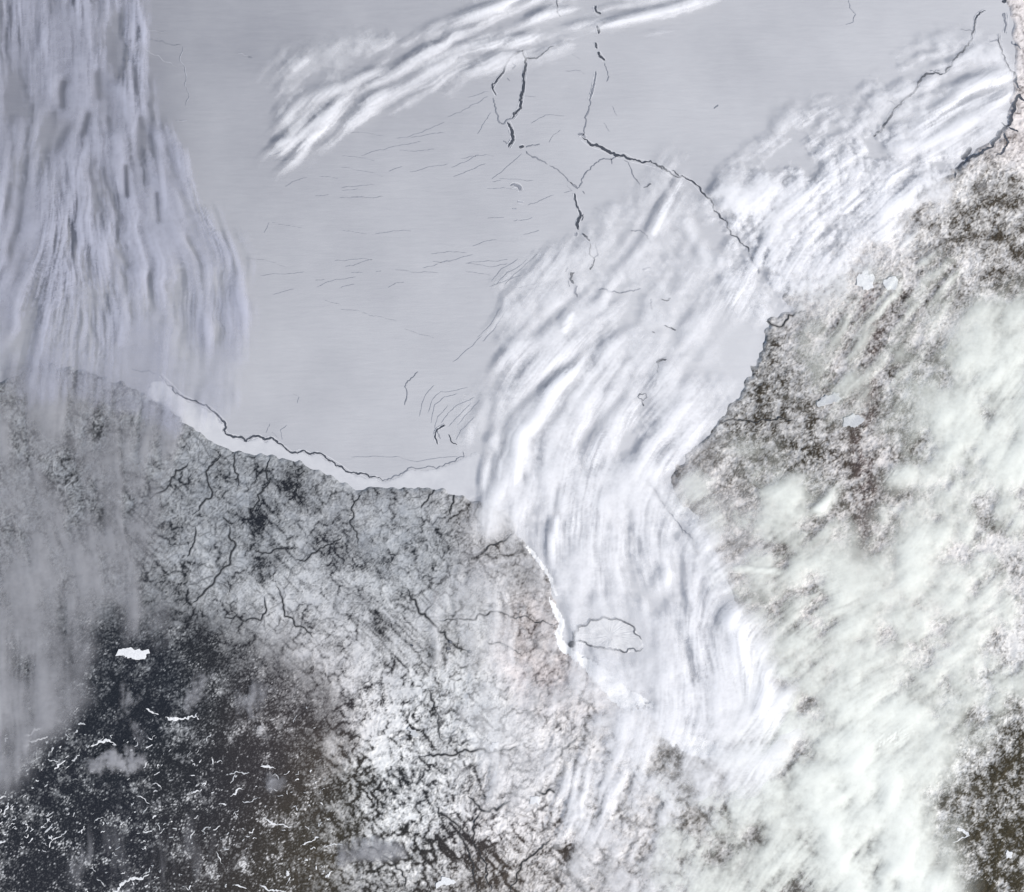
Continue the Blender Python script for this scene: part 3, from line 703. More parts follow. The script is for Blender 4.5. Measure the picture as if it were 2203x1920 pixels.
for lab, segs in CRACKS:
    root = bpy.data.objects.new('ice_crack', None); col.objects.link(root)
    root.location = (wx(segs[0][0][0][0]), wy(segs[0][0][0][1]), 0)
    tag(root, lab, 'ice crack', 'cracks in the sea ice')
    inv = root.location.copy()
    for pts, w, m in segs:
        o = ribbon_obj('open_water', pts, w, lambda L: np.maximum(0.03, land_z(L) + 0.045), m, root, wob=0.9)
        o.location = -inv
        mw = max(w) if hasattr(w, '__len__') else w
        if mw >= 4:
            before = set(root.children)
            rim(root, pts, mw * 0.9)
            for c in root.children:
                if c not in before: c.location = -inv

# hairline cracks of the plain ice
HAIR = [C(2, (885, 552), (830, 570), (760, 590)), C(2, (882, 582), (800, 630), (720, 675), (640, 708)), C(2, (620, 740), (560, 765), (480, 800), (400, 830), (330, 835)),
        C(2, (480, 855), (380, 875), (250, 905), (120, 940)), C(2, (560, 900), (450, 915), (350, 905)), C(2, (0, 795), (100, 800), (190, 810), (270, 825)), C(2, (0, 1010), (120, 1030), (250, 1065)),
        C(2, (0, 1135), (120, 1120), (200, 1115)), C(2, (1140, 745), (1230, 695), (1340, 700)), C(2, (1250, 860), (1280, 810), (1320, 785)), C(2, (660, 1010), (760, 970), (830, 930)), C(2, (60, 1643), (130, 1643)), C(2, (210, 1635), (240, 1632)),
        C(2, (880, 1315), (980, 1310)), C(2, (910, 1095), (960, 1085)), C(2, (760, 1590), (900, 1610), (1000, 1590)), C(2, (1100, 580), (1170, 585)), C(2, (0, 940), (60, 945), (200, 970)), C(2, (900, 680), (860, 740), (820, 810)), C(2, (420, 830), (560, 805), (620, 800)),
        C(2, (60, 1185), (140, 1185)), C(1, (1480, 1555), (1600, 1570), (1720, 1610)), C(1, (1900, 1690), (1960, 1685)), C(1, (1640, 1340), (1720, 1360), (1820, 1378)), C(1, (1900, 1180), (1980, 1175)), C(1, (1590, 1400), (1620, 1340)), C(4, (1960, 20), (2056, 45)), C(5, (0, 75), (100, 80), (200, 115)), C(5, (200, 110), (330, 145)),
        C(5, (60, 962), (300, 962), (600, 965), (700, 960)), C(5, (380, 190), (560, 245)), C(4, (1600, 815), (1625, 760)), C(4, (1700, 860), (1690, 800), (1730, 770)), C(4, (1770, 580), (1800, 600), (1790, 640)), C(4, (1640, 810), (1680, 850)),
        C(5, (540, 760), (560, 650), (620, 600), (700, 580)), C(5, (520, 700), (545, 620), (600, 570), (760, 545)), C(5, (600, 760), (640, 700), (720, 640), (800, 600)), C(5, (640, 780), (700, 720), (780, 640)), C(5, (560, 820), (580, 720), (640, 650)), C(5, (470, 720), (500, 600), (560, 530)), C(5, (700, 770), (760, 700), (830, 620)), C(5, (690, 860), (720, 800), (800, 720)),
        C(5, (820, 240), (900, 160), (960, 60)), C(5, (850, 270), (930, 180), (1010, 60)), C(5, (670, 390), (780, 300), (850, 230)), C(2, (900, 1700), (960, 1620), (1060, 1560)), C(2, (930, 1720), (1000, 1640), (1120, 1560)), C(2, (980, 1720), (1060, 1640), (1180, 1530)), C(2, (1350, 430), (1440, 430), (1470, 450)), C(2, (1390, 330), (1440, 360)), C(2, (1360, 1120), (1390, 1150), (1340, 1160)), C(2, (1520, 1250), (1640, 1310)), C(2, (1630, 640), (1660, 700)), C(2, (1580, 740), (1620, 800))]
rr = random.Random(5)
for k in range(45):                                      # more of them where the plain ice shows a faint weave
    x, y = rr.uniform(560, 1150), rr.uniform(280, 640)
    if y < 560 - 0.52 * (x - 560) * 0.6 and y < 330: continue
    a = rr.gauss(-0.12, 0.16); l = rr.uniform(30, 95)
    HAIR.append([(x, y), (x + l * .5 * math.cos(a), y + l * .5 * math.sin(a) + rr.gauss(0, 2)), (x + l * math.cos(a), y + l * math.sin(a))])
for pts in HAIR:
    o = ribbon_obj('hairline_crack', pts, 1.2, 0.028, M_FAINT, None, wob=0.6, crook=0.03)
    mx_, my_ = pts[len(pts) // 2]
    if 880 < mx_ < 1060 and my_ > 800: tag(o, 'thin curved crack in the swirled ice left of the main cloud band', 'ice crack', 'curved cracks of the southern ice swirl')
    elif my_ < 460 and mx_ > 700: tag(o, 'faint grey hairline crack below the top cloud band', 'ice crack', 'hairline cracks below the top cloud band')
    elif my_ > 760: tag(o, 'faint wriggling thread on the ice above the western shore lead', 'ice crack', 'faint threads above the shore lead')
    else: tag(o, 'faint grey hairline crack on the plain middle ice', 'ice crack', 'hairline cracks on the middle ice')

# rivers with dark wooded banks
for lab, pts, w in RIVERS:
    o = ribbon_obj('river', pts, w * 0.6, lambda L: land_z(L) + 0.03, M_RIVER, None, wob=0.8, jag=0.6, crook=0.02)
    tag(o, lab, kind='structure')

# ------------------------------------------------------------------ island, ponds, frozen lakes
def blob_mesh(name, poly, z0, h, mat, jag=1.0, seed=0, sub=14):
    """closed low mound with an uneven outline"""
    r = np.random.default_rng(seed)
    P = np.array(smooth_line(list(poly) + [poly[0]], 3.0))[:-1]
    c = P.mean(0)
    n = len(P)
    k = np.array([1, 2, 1.]) / 4
    j = np.convolve(np.pad(r.standard_normal(n), 1, mode='wrap'), k, 'valid') * jag
    d = P - c; ln = np.linalg.norm(d, axis=1, keepdims=True) + 1e-6
    P = P + d / ln * j[:, None]
    rings = [(1.0, 0.0), (0.93, 0.7), (0.6, 1.0), (0.25, 1.05)]
    co = []
    for f, hz in rings:
        q = c + (P - c) * f
        co.append(np.stack([wx(q[:, 0]), wy(q[:, 1]), np.full(n, z0 + h * hz) + (r.standard_normal(n) * h * 0.1 if hz > 0.5 else 0)], 1))
    co = np.vstack(co + [np.array([[wx(c[0]), wy(c[1]), z0 + h]])])
    faces = []
    for g_ in range(len(rings) - 1):
        for i in range(n):
            i2 = (i + 1) % n
            faces.append((g_ * n + i2, g_ * n + i, (g_ + 1) * n + i, (g_ + 1) * n + i2))
    b = (len(rings) - 1) * n
    for i in range(n): faces.append((b + (i + 1) % n, b + i, len(co) - 1))
    me = bpy.data.meshes.new(name); me.from_pydata([tuple(v) for v in co], [], faces); me.update()
    return me

ISL = C(8, (1392, 290), (1395, 240), (1425, 190), (1500, 152), (1580, 136), (1680, 152), (1760, 200), (1808, 270), (1815, 320), (1770, 345), (1700, 345), (1640, 330), (1560, 315), (1480, 300))
o = link('island', blob_mesh('island', ISL, -0.01, 0.09, M_ROCK, 1.2, 3), M_ROCK)
tag(o, 'low white oval island beside the west shore of the narrow bay', 'island')
ring = ISL + [ISL[0]]
ribbon_obj('shore_crack', ring[0:8], [6, 5, 4.4, 4.2], 0.10, M_WATER, o, wob=1.0)
ribbon_obj('shore_crack', ring[8:], [3.6, 5, 5, 6], 0.10, M_WATER, o, wob=1.0)
o = link('open_pool', blob_mesh('open_pool', C(8, (1362, 296), (1380, 280), (1402, 282), (1412, 300), (1396, 316), (1370, 312)), 0.05, 0.004, M_WATER, 0.8, 4), M_WATER)
tag(o, 'small black pool at the western tip of the oval island', 'pool')
for k, (x, y, rd, lab) in enumerate([(645, 322, 4.4, 'round black pond beside the straight river'), (655, 283, 4.0, 'small black pond upstream of the round pond'), (772, 342, 4.2, 'black pond at the end of the straight river'), (425, 305, 2.6, 'tiny dark pond west of the straight river')]):
    (cx, cy), = C(8, (x, y))
    pl = [(cx + rd * 1.15 * math.cos(a), cy + rd * 0.9 * math.sin(a)) for a in np.linspace(0, 6.28, 9)[:-1]]
    z = float(sample(LZ, np.array([cx]), np.array([cy]))[0]) + 0.05
    tag(link('pond', blob_mesh('pond', pl, z, 0.004, M_WATER, 0.5, k), M_WATER), lab, 'pond')

def lake(pts, w, label, group, mat=None, seed=0):
    if max(w) >= 13 if hasattr(w, '__len__') else w >= 12:
        L = smooth_line(pts, 4.0); n = len(L)
        ws = np.interp(np.linspace(0, 1, n), np.linspace(0, 1, len(w)), w) if hasattr(w, '__len__') else np.full(n, float(w))
        d = np.gradient(L, axis=0); d /= np.linalg.norm(d, axis=1, keepdims=True) + 1e-9
        nr = np.stack([-d[:, 1], d[:, 0]], 1) * ws[:, None] * 0.5
        poly = [tuple(q) for q in np.vstack([L + nr, (L - nr)[::-1]])]
        seedc[0] += 1
        poly = crooked(poly[::3], 0.16, 2, seedc[0], 4)
        zc = float(land_z(L).max()) + 0.03
        o = link('frozen_lake', blob_mesh('frozen_lake', poly, zc, 0.006, mat or M_LAKE, 1.8, seedc[0]), mat or M_LAKE)
        tag(o, label, 'frozen lake', group)
        return
    z = lambda L: land_z(L) + 0.02
    w = [q * 0.66 for q in w] if hasattr(w, '__len__') else w * 0.66
    o = ribbon_obj('frozen_lake', pts, w, z, mat or M_LAKE, None, jag=0.9, wob=0.9, step=2.5, bank=0.01, crook=0.11)
    tag(o, label, 'frozen lake', group)
LK = [
 (C(7, (690, 355), (740, 345), (800, 350), (850, 362), (905, 365)), [10, 16, 26, 20, 10], 'broad white frozen lake in the upper part of the dark forest'),
 (C(7, (995, 735), (1050, 748), (1110, 745), (1170, 735), (1190, 710)), [7, 9, 10, 9, 4], 'white scalloped frozen lake right of the vertical haze streak'),
 (C(7, (880, 685), (920, 705), (950, 725)), 5, 'small frozen lake west of the scalloped one'),
 (C(7, (330, 1050), (360, 1020), (395, 995)), [8, 11, 7], 'bright twin lobed frozen lake on the hazy left side'),
 (C(7, (140, 855), (200, 825), (250, 800)), [5, 8, 5], 'ragged frozen lake by the pink edged haze'),
 (C(7, (170, 875), (230, 870), (290, 850)), 5, 'ragged frozen lake just under the pink edged haze'),
 (C(7, (545, 910), (600, 885), (640, 870), (700, 905)), [6, 9, 8, 6], 'frayed frozen lake group left of the haze streak foot'),
 (C(7, (1385, 1212), (1415, 1200), (1430, 1172), (1470, 1165)), [3, 5, 4, 3], 'thin hooked white lake in the central forest'),
 (C(7, (1150, 1198), (1185, 1180), (1215, 1165)), 3.4, 'short slanting white lake left of the hooked one'),
 (C(7, (1600, 1350), (1640, 1378), (1690, 1385), (1745, 1402)), [3, 6, 6, 4], 'bold white river lake near the brown woods'),
 (C(7, (1820, 1505), (1870, 1482), (1925, 1458)), [3, 5, 4], 'slanting white lake in the brown woods'),
 (C(7, (1950, 1515), (2000, 1502), (2060, 1508)), 4, 'level white lake at the right of the brown woods'),
 (C(7, (1570, 1032), (1620, 1030), (1660, 1048)), [4, 7, 4], 'white lake under the dark central clearing'),
 (C(7, (1380, 1075), (1440, 1068), (1500, 1072)), 4.5, 'grey white level lake left of the white clearing lake'),
 (C(7, (300, 1520), (312, 1480), (340, 1460), (375, 1445)), 4, 'white forked lake in the lower left forest'),
 (C(7, (310, 1475), (290, 1445)), 3.4, 'little arm of white lake beside the forked lake'),
 (C(7, (680, 1785), (730, 1745), (780, 1715), (840, 1705), (900, 1680)), [8, 11, 12, 8, 4], 'large ragged white lake at the foot of the photo'),
 (C(7, (1305, 1540), (1322, 1580), (1345, 1620)), [3, 5, 3], 'narrow upright white lake in the southern forest'),
 (C(7, (1565, 1735), (1600, 1765), (1660, 1775), (1720, 1785)), [4, 6, 5, 4], 'jagged white lake close to the foot of the brown woods'),
 (C(7, (1400, 1748), (1440, 1752), (1485, 1765)), 4, 'thin white lake west of the jagged one'),
 (C(7, (1725, 1660), (1735, 1690)), 8, 'compact white lake in the mottled brown woods'),
 (C(7, (1960, 1700), (1985, 1685), (2000, 1660)), [7, 8, 4], 'white three cornered lake in the mottled woods'),
 (C(7, (0, 1228), (40, 1215)), 8, 'white lake cut by the left edge of the photo'),
 (C(7, (0, 1490), (35, 1480)), 6, 'small white lake at the lower left edge'),
 (C(7, (820, 1210), (870, 1225), (900, 1260)), 3.2, 'curved thin white lake in the dark middle forest'),
 (C(7, (1180, 720), (1195, 750)), 4, 'white stub at the end of the scalloped lake'),
 (C(7, (1200, 1010), (1215, 990)), 4, 'small white pond in the blackest forest'),
 (C(7, (1275, 985), (1282, 1020)), 3.6, 'upright white pond in the blackest forest'),
 (C(7, (1460, 1240), (1520, 1240), (1560, 1220)), 3.6, 'faint white lake above the bold river lake'),
 (C(8, (400, 800), (430, 830), (470, 858)), [8, 17, 8], 'bright white lake on the pale drumlin plain'),
 (C(8, (560, 1760), (620, 1720), (680, 1740)), [9, 16, 9], 'wide white snowfield lake at the foot of the swirls'),
 (C(8, (590, 1665), (620, 1660)), 13, 'round white lake above the snowfield lake'),
 (C(8, (890, 930), (920, 910), (940, 880)), [8, 13, 7], 'cream white lake beside the looping southern river'),
 (C(8, (1130, 1240), (1170, 1230), (1200, 1250)), 13, 'pinkish white lake west of the short river bar'),
 (C(9, (1655, 1400), (1690, 1425), (1730, 1450)), [7, 11, 7], 'white hooked lake beside the olive corner woods'),
 (C(9, (1625, 1492), (1670, 1470), (1725, 1450)), [3, 6, 6], 'thin lower arm of white lake by the olive corner woods'),
 (C(9, (1575, 1718), (1625, 1718)), 9, 'small white lake low in the cloudy corner'),
 (C(9, (1945, 1570), (1990, 1560)), 12, 'white lake inside the olive corner woods'),
 (C(3, (1045, 1690), (1100, 1690), (1160, 1700)), [22, 44, 26], 'round snow white lake in the eastern hills'),
 (C(3, (1215, 1720), (1255, 1710), (1300, 1720)), [14, 34, 16], 'bright white lake right of the round eastern one'),
 (C(6, (815, 650), (870, 620), (960, 590)), [10, 22, 14], 'pale oval lake in the brown eastern woods'),
 (C(6, (960, 760), (1020, 740), (1090, 760)), [14, 30, 14], 'pale lake below the oval eastern lake'),
]
for k, (pts, w, lab) in enumerate(LK):
    lake(pts, w, lab, 'large frozen lakes', M_LAKE_G if 'pale' in lab or 'grey' in lab or 'faint' in lab else M_LAKE)
hubs = [(rr.uniform(-20, 740), rr.uniform(1560, 1930)) for _ in range(26)]
for k in range(290):                                     # small frozen lakes of the dark forest, in loose strings
    hx, hy = rr.choice(hubs)
    x, y = hx + rr.gauss(0, 42), hy + rr.gauss(0, 24)
    if not (-20 < x < 770 and 1470 < y < 1925): continue
    if sample(forest, np.array([x]), np.array([y]))[0] < 0.8: continue
    a = rr.gauss(-0.45, 0.6); l = rr.uniform(3, 11) if rr.random() < 0.8 else rr.uniform(11, 20)
    m_ = (x + l * .5 * math.cos(a) + rr.gauss(0, 1.5), y + l * .5 * math.sin(a) + rr.gauss(0, 2))
    pts = [(x, y), m_, (x + l * math.cos(a + rr.gauss(0, .4)), y + l * math.sin(a + rr.gauss(0, .4)))]
    lake(pts, rr.uniform(2.0, 4.8), 'small snow covered lake dotted in the dark forest', 'small frozen lakes of the forest', M_LAKE_G if rr.random() < 0.7 else M_LAKE)

# ------------------------------------------------------------------ clouds
def smask(poly, sig, rough=18, seed=1):
    a = inside(poly, PX + rough * spec(20, 140, 2.5, seed), PY + rough * spec(20, 140, 2.5, seed + 1)).astype(float)
    return blur(a, sig)

def cloud(dep, base, amp, mat, label, rough_top=None, zsm=9):
    dep = np.clip(dep, 0, None)
    # fade to nothing outside the mapped area
    keep = dep > 0.02
    keep = blur(keep.astype(float), 5) > 0.08
    zt = base + amp * blur(dep if rough_top is None else rough_top, zsm)
    co, q, at = grid_mesh('cloud', wx(PX), wy(PY), zt, keep, dict(depth=dep))
    g_ = 4
    co2, q2, at2 = grid_mesh('cloud', wx(PX[::g_, ::g_]), wy(PY[::g_, ::g_]), np.full_like(PX[::g_, ::g_], base - 0.06), keep[::g_, ::g_], dict(depth=dep[::g_, ::g_] * 0.35))
    q2 = q2[:, ::-1]
    n0 = len(co)
    me = quads_mesh('cloud', np.vstack([co, co2]), np.vstack([q, q2 + n0]), {'depth': np.concatenate([at['depth'], at2['depth']])})
    tag(link('cloud', me, mat), label, 'cloud')

M_CL_V = cloud_material('violet_cirrus', (0.50, 0.515, 0.61), 1.0)
M_CL_W = cloud_material('white_cloud', (0.93, 0.935, 0.96), 1.0)
M_CL_G = cloud_material('milky_cloud', (0.91, 0.94, 0.89), 1.0)
M_CL_H = cloud_material('grey_veil', (0.39, 0.395, 0.425), 1.0)

def strokes(lst):
    f = np.zeros((NY, NX))
    for pts, w, v in lst: stroke(f, pts, w, v)
    return f

# 1 left deck over the ice
m1 = smask([(-200, -200), (300, -200), (292, 60), (305, 180), (330, 260), (390, 300), (430, 430), (500, 520), (525, 600), (522, 760), (505, 850), (450, 900), (400, 930), (320, 890), (200, 850), (90, 860), (-200, 930)], 14, 10, 71)
inner = blur(m1, 40)
t1 = np.clip(0.54 + 0.20 * PATCH + 0.18 * STREAK + 0.20 * FINE + 0.34 * LONG - 0.6 * (1 - m1), 0.03 * m1, 3) * np.clip(m1 * 3, 0, 1)
fade1 = 1 - 0.55 * sstep(PY, 600, 800)
t1 = t1 * fade1
t1 = np.maximum(t1, m1 * np.clip(0.8 + 0.3 * STREAK + 0.25 * FINE + 0.2 * PATCH, 0.1, 1.6) * strokes([(C(1, (795, -40), (810, 120), (800, 260), (835, 420), (850, 560)), 7, 1.3), (C(1, (940, 760), (970, 900), (985, 1080), (1000, 1300)), 7, 1.2), (C(1, (690, 900), (690, 1000), (710, 1150)), 9, 1.2), (C(1, (250, 120), (270, 230), (200, 420)), 12, 1.0),
                                 (C(1, (1300, 1200), (1380, 1420), (1440, 1600), (1460, 1790)), 4, 0.9), (C(1, (860, 620), (800, 800)), 6, 0.8), (C(4, (300, 20), (250, 200), (220, 330)), 7, 0.9), (C(4, (720, 20), (740, 150), (730, 280)), 7, 1.0)]))
gap1 = strokes([(C(1, (730, 60), (710, 200), (715, 330), (715, 480)), 10, 1), (C(1, (850, 700), (865, 850), (860, 930)), 8, 1), (C(1, (585, 430), (600, 580)), 9, 0.8), (C(1, (390, 480), (375, 560), (380, 640)), 8, 0.9), (C(1, (760, 980), (770, 1180)), 5, 0.9), (C(1, (430, 750), (350, 870)), 14, 0.7), (C(1, (540, 670), (510, 800)), 8, 0.8), (C(1, (945, 1150), (960, 1330)), 5, 0.7), (C(1, (700, 1500), (770, 1600)), 7, 0.7)])
t1 = t1 * (1 - 0.95 * np.clip(1.3 * gap1, 0, 1)) * np.where(PX < 90, 0.75, 1.0)
cloud(t1, 0.5, 0.13, M_CL_V, 'broad violet tinged cloud deck with upright streaks along the left edge')

# 2 top band
m2 = smask([(600, 130), (660, 120), (820, 70), (960, -30), (1000, -120), (1700, -120), (1560, 18), (1400, 55), (1180, 105), (1050, 150), (900, 210), (760, 285), (640, 345), (595, 380), (590, 280)], 22, 9, 73)
t2 = np.clip(0.18 + 0.22 * PATCH + 0.13 * STREAK + 0.28 * LONG + 0.05 * FINE - 0.5 * (1 - m2), 0, 3) * np.clip(m2 * 1.4, 0, 1)
t2 = np.maximum(t2, np.clip(0.8 + 0.3 * STREAK + 0.25 * FINE + 0.2 * PATCH, 0.1, 1.6) * strokes([(C(2, (-320, 960), (-200, 850), (0, 740), (180, 620), (330, 540), (560, 420), (760, 330), (1000, 265), (1300, 215)), [5, 8, 10, 9, 7, 6], 1.25),
                             (C(2, (480, 420), (640, 330), (800, 260), (1000, 180), (1200, 110), (1400, 60)), 7, 1.0), (C(2, (500, 220), (700, 140), (900, 70), (1100, 10), (1250, -40)), 9, 1.1), (C(2, (1350, 190), (1650, 140), (2000, 60), (2200, -10)), 6, 1.3), (C(1, (1700, 760), (1850, 620), (2056, 530)), 9, 0.9), (C(1, (1760, 440), (1850, 370)), 6, 0.7)]))
gap2 = strokes([(C(2, (120, 580), (330, 500), (480, 420)), 6, 0.8), (C(2, (640, 290), (850, 200), (1100, 80), (1250, 20)), 5, 1), (C(2, (380, 340), (450, 280), (540, 140), (700, 80)), 8, 0.9), (C(2, (960, 250), (1200, 150), (1500, 60), (1760, 10)), 4, 1), (C(1, (1700, 540), (1800, 470), (1950, 360)), 10, 0.7)])
cloud(t2 * (1 - 0.8 * gap2), 0.55, 0.10, M_CL_W, 'narrow white streaked cloud band crossing the top of the photo')

# 3 great curved band over the bay
m3 = smask([(1490, 330), (1560, 470), (1640, 600), (1660, 690), (1625, 800), (1540, 900), (1470, 960), (1440, 1040), (1480, 1110), (1540, 1180), (1590, 1290), (1660, 1400), (1720, 1600), (1620, 1700), (1480, 1660), (1340, 1640), (1230, 1500), (1210, 1300), (1170, 1210), (1100, 1110),
            (1010, 1200), (1010, 1400), (990, 1250), (1020, 1000), (1030, 900), (1080, 780), (1040, 720), (1060, 600), (1120, 540), (1250, 500), (1380, 380)], 24, 16, 75)
t3b = idw([(1040, 650, .12), (1100, 600, .10), (1180, 560, .15), (1300, 520, .25), (1400, 440, .25), (1480, 380, .15), (1500, 470, .35), (1560, 540, .55), (1400, 560, .4), (1300, 640, .35), (1200, 680, .4), (1420, 650, .3), (1600, 620, .4),
           (1560, 720, -.15), (1600, 760, -.2), (1500, 780, .1), (1450, 720, .25), (1120, 820, .55), (1200, 760, .6), (1300, 760, .4), (1400, 820, .4), (1500, 880, .7), (1050, 950, .45), (1150, 950, .75), (1280, 950, .7), (1400, 950, .8),
           (1100, 1100, .7), (1250, 1120, .75), (1400, 1100, .7), (1470, 1180, .8), (1200, 1230, .55), (1300, 1330, .45), (1420, 1330, .6), (1560, 1400, 1.1), (1620, 1480, 1.1), (1450, 1500, .7), (1350, 1470, .5), (1000, 1250, .15), (1480, 1560, .6), (1350, 1540, .35), (1620, 1600, 1.0)], 3.2, 30)
t3 = np.clip(t3b + (0.16 * PATCH + 0.22 * SOFT + 0.09 * STREAK + 0.24 * LONG + 0.10 * FINE + 0.07 * RAG) * np.clip(0.35 + 0.8 * t3b, 0.2, 1) - 0.5 * (1 - m3), 0.03 * m3, 3) * np.clip(m3 * 1.4, 0, 1)
crest = strokes([(C(5, (1470, 350), (1400, 420), (1300, 520), (1220, 660), (1150, 760), (1080, 830), (1070, 960), (1040, 1080), (960, 1200), (880, 1290)), [8, 12, 12, 12, 14, 18, 16], 2.0),
                 (C(2, (2040, 1090), (1960, 1240), (1880, 1400)), 7, 1.4), (C(3, (0, 1290), (100, 1500), (160, 1560)), 10, 0.8), (C(3, (420, 1650), (380, 1750), (300, 1800)), 12, 1.2), (C(5, (1640, 760), (1540, 900), (1500, 1000)), 12, 1.2), (C(5, (1300, 1300), (1270, 1480), (1270, 1650)), 6, 1.5), (C(5, (1390, 1300), (1380, 1420)), 5, 1.1),
                 (C(5, (890, 960), (860, 1120), (850, 1400)), 4, 1.1), (C(5, (1090, 1320), (1070, 1460)), 6, 1.2), (C(5, (1160, 1060), (1130, 1200)), 6, 0.8), (C(5, (1390, 90), (1340, 200)), 7, 1.3), (C(5, (1760, 720), (1680, 780)), 10, 1.2), (C(5, (1820, 1100), (1740, 1250)), 10, 0.9),
                 (C(6, (10, 1300), (100, 1400), (180, 1560), (250, 1700)), 14, 1.4), (C(9, (300, 100), (350, 280), (430, 480), (470, 640)), 26, 2.6), (C(9, (500, 420), (440, 640), (540, 740)), 18, 2.2), (C(6, (20, 860), (120, 740)), 9, 1.2), (C(6, (330, 620), (240, 740)), 6, 0.9), (C(5, (1960, 1650), (1900, 1740)), 14, 1.2)])
LEADGAP = [(C(3, (-10, 1055), (60, 1095), (130, 1170), (180, 1220), (220, 1290), (270, 1365), (340, 1440), (400, 1520), (460, 1650)), 8, 0.85), (C(5, (1840, 1120), (1880, 1150), (1920, 1220), (1980, 1300), (2056, 1420)), 6, 0.6),
        (C(6, (0, 1400), (60, 1450), (85, 1535)), 6, 0.7), (C(3, (1580, 440), (1470, 445), (1440, 470), (1410, 530), (1310, 630), (1270, 665), (1200, 770), (1150, 820)), 9, 0.8), (C(3, (1970, 760), (1910, 830), (1860, 890), (1730, 955), (1680, 985), (1640, 1080)), 12, 0.85),
        (C(2, (1395, 1640), (1380, 1690), (1420, 1790)), 9, 0.7), (C(5, (1870, 200), (2010, 200)), 8, 0.8), (C(5, (1900, 390), (1950, 375)), 8, 0.8), (C(5, (1780, 600), (1838, 605), (1815, 650)), 9, 0.7)]
gap3 = strokes(LEADGAP + [(C(5, (940, 600), (900, 700), (870, 790), (860, 860)), 6, 1), (C(5, (1500, 260), (1400, 380), (1260, 480), (1130, 600), (1000, 740), (960, 880)), 9, 0.9), (C(2, (1980, 1120), (1880, 1250), (1800, 1420), (1700, 1560), (1580, 1660)), 7, 0.95), (C(5, (1750, 560), (1600, 700), (1480, 850)), 10, 0.8), (C(5, (1310, 1100), (1290, 1250), (1260, 1400)), 5, 0.9), (C(5, (850, 1150), (830, 1250)), 7, 0.8),
                (C(3, (120, 1400), (60, 1530)), 9, 0.7), (C(3, (350, 1620), (330, 1660)), 10, 0.9), (C(5, (1130, 260), (1250, 140), (1400, 10)), 7, 0.8), (C(5, (920, 900), (900, 1060)), 5, 0.8), (C(5, (1190, 1250), (1180, 1400)), 5, 0.6), (C(8, (960, 0), (960, 200), (960, 330)), 4, 0.8), (C(8, (810, 40), (790, 280), (780, 480)), 5, 0.8), (C(8, (1000, 800), (980, 980), (960, 1120)), 6, 0.9), (C(8, (1390, 250), (1600, 230), (1810, 280)), 36, 1.0), (C(8, (1500, 420), (1620, 420)), 24, 0.6), (C(8, (1390, 352), (1460, 400), (1550, 480), (1630, 570), (1700, 630), (1880, 668)), 16, 0.75)])
t3 = np.maximum(t3, m3 * crest * np.clip(0.8 + 0.3 * STREAK + 0.25 * FINE + 0.2 * PATCH, 0.1, 1.6)) * (1 - 0.85 * gap3)
cloud(t3, 0.5, 0.13, M_CL_W, 'great curved white cloud band sweeping down the narrow bay')

# 4 upper right band
m4 = smask([(1480, 430), (1600, 330), (1760, 220), (1900, 140), (2050, 90), (2150, 100), (2203, 150), (2190, 240), (2060, 340), (1960, 420), (1900, 520), (1800, 590), (1650, 640), (1600, 610), (1540, 520)], 28, 16, 77)
t4 = np.clip(0.30 + 0.16 * PATCH + 0.26 * SOFT + 0.12 * STREAK + 0.10 * FINE + 0.06 * RAG + 0.12 * LUMP - 0.5 * (1 - m4), 0.03 * m4, 3) * np.clip(m4 * 1.4, 0, 1)
t4 = np.maximum(t4, m4 * np.clip(0.8 + 0.3 * STREAK + 0.25 * FINE + 0.2 * PATCH, 0.1, 1.6) * strokes([(C(3, (2020, 430), (1900, 480), (1750, 540), (1600, 650), (1480, 760), (1380, 820)), 13, 1.7), (C(3, (1800, 680), (1600, 800), (1400, 880), (1280, 900)), 12, 1.6), (C(3, (1980, 560), (1800, 680)), 9, 1.4), (C(3, (1780, 330), (1640, 410)), 8, 1.0), (C(3, (1320, 1000), (1280, 1250)), 12, 1.2), (C(3, (1750, 1060), (1620, 1150)), 10, 1.2), (C(3, (900, 1060), (700, 1210), (600, 1280)), 10, 0.9), (C(3, (560, 1060), (380, 1180), (280, 1260)), 8, 0.9)]))
gap4 = strokes(LEADGAP + [(C(3, (1850, 400), (1700, 450), (1620, 470)), 9, 0.8), (C(3, (1650, 590), (1480, 640)), 8, 0.7), (C(3, (1440, 700), (1260, 760)), 9, 0.7), (C(3, (1010, 650), (950, 710)), 6, 0.8), (C(3, (1010, 780), (830, 830)), 6, 0.8), (C(3, (1060, 510), (960, 590)), 6, 0.8), (C(3, (820, 910), (680, 960)), 8, 0.7), (C(3, (650, 1060), (620, 1180)), 9, 0.7), (C(3, (260, 1180), (190, 1220)), 6, 0.8)])
cloud(t4 * (1 - 0.8 * gap4), 0.5, 0.13, M_CL_W, 'slanting white cloud band over the ice at the upper right')

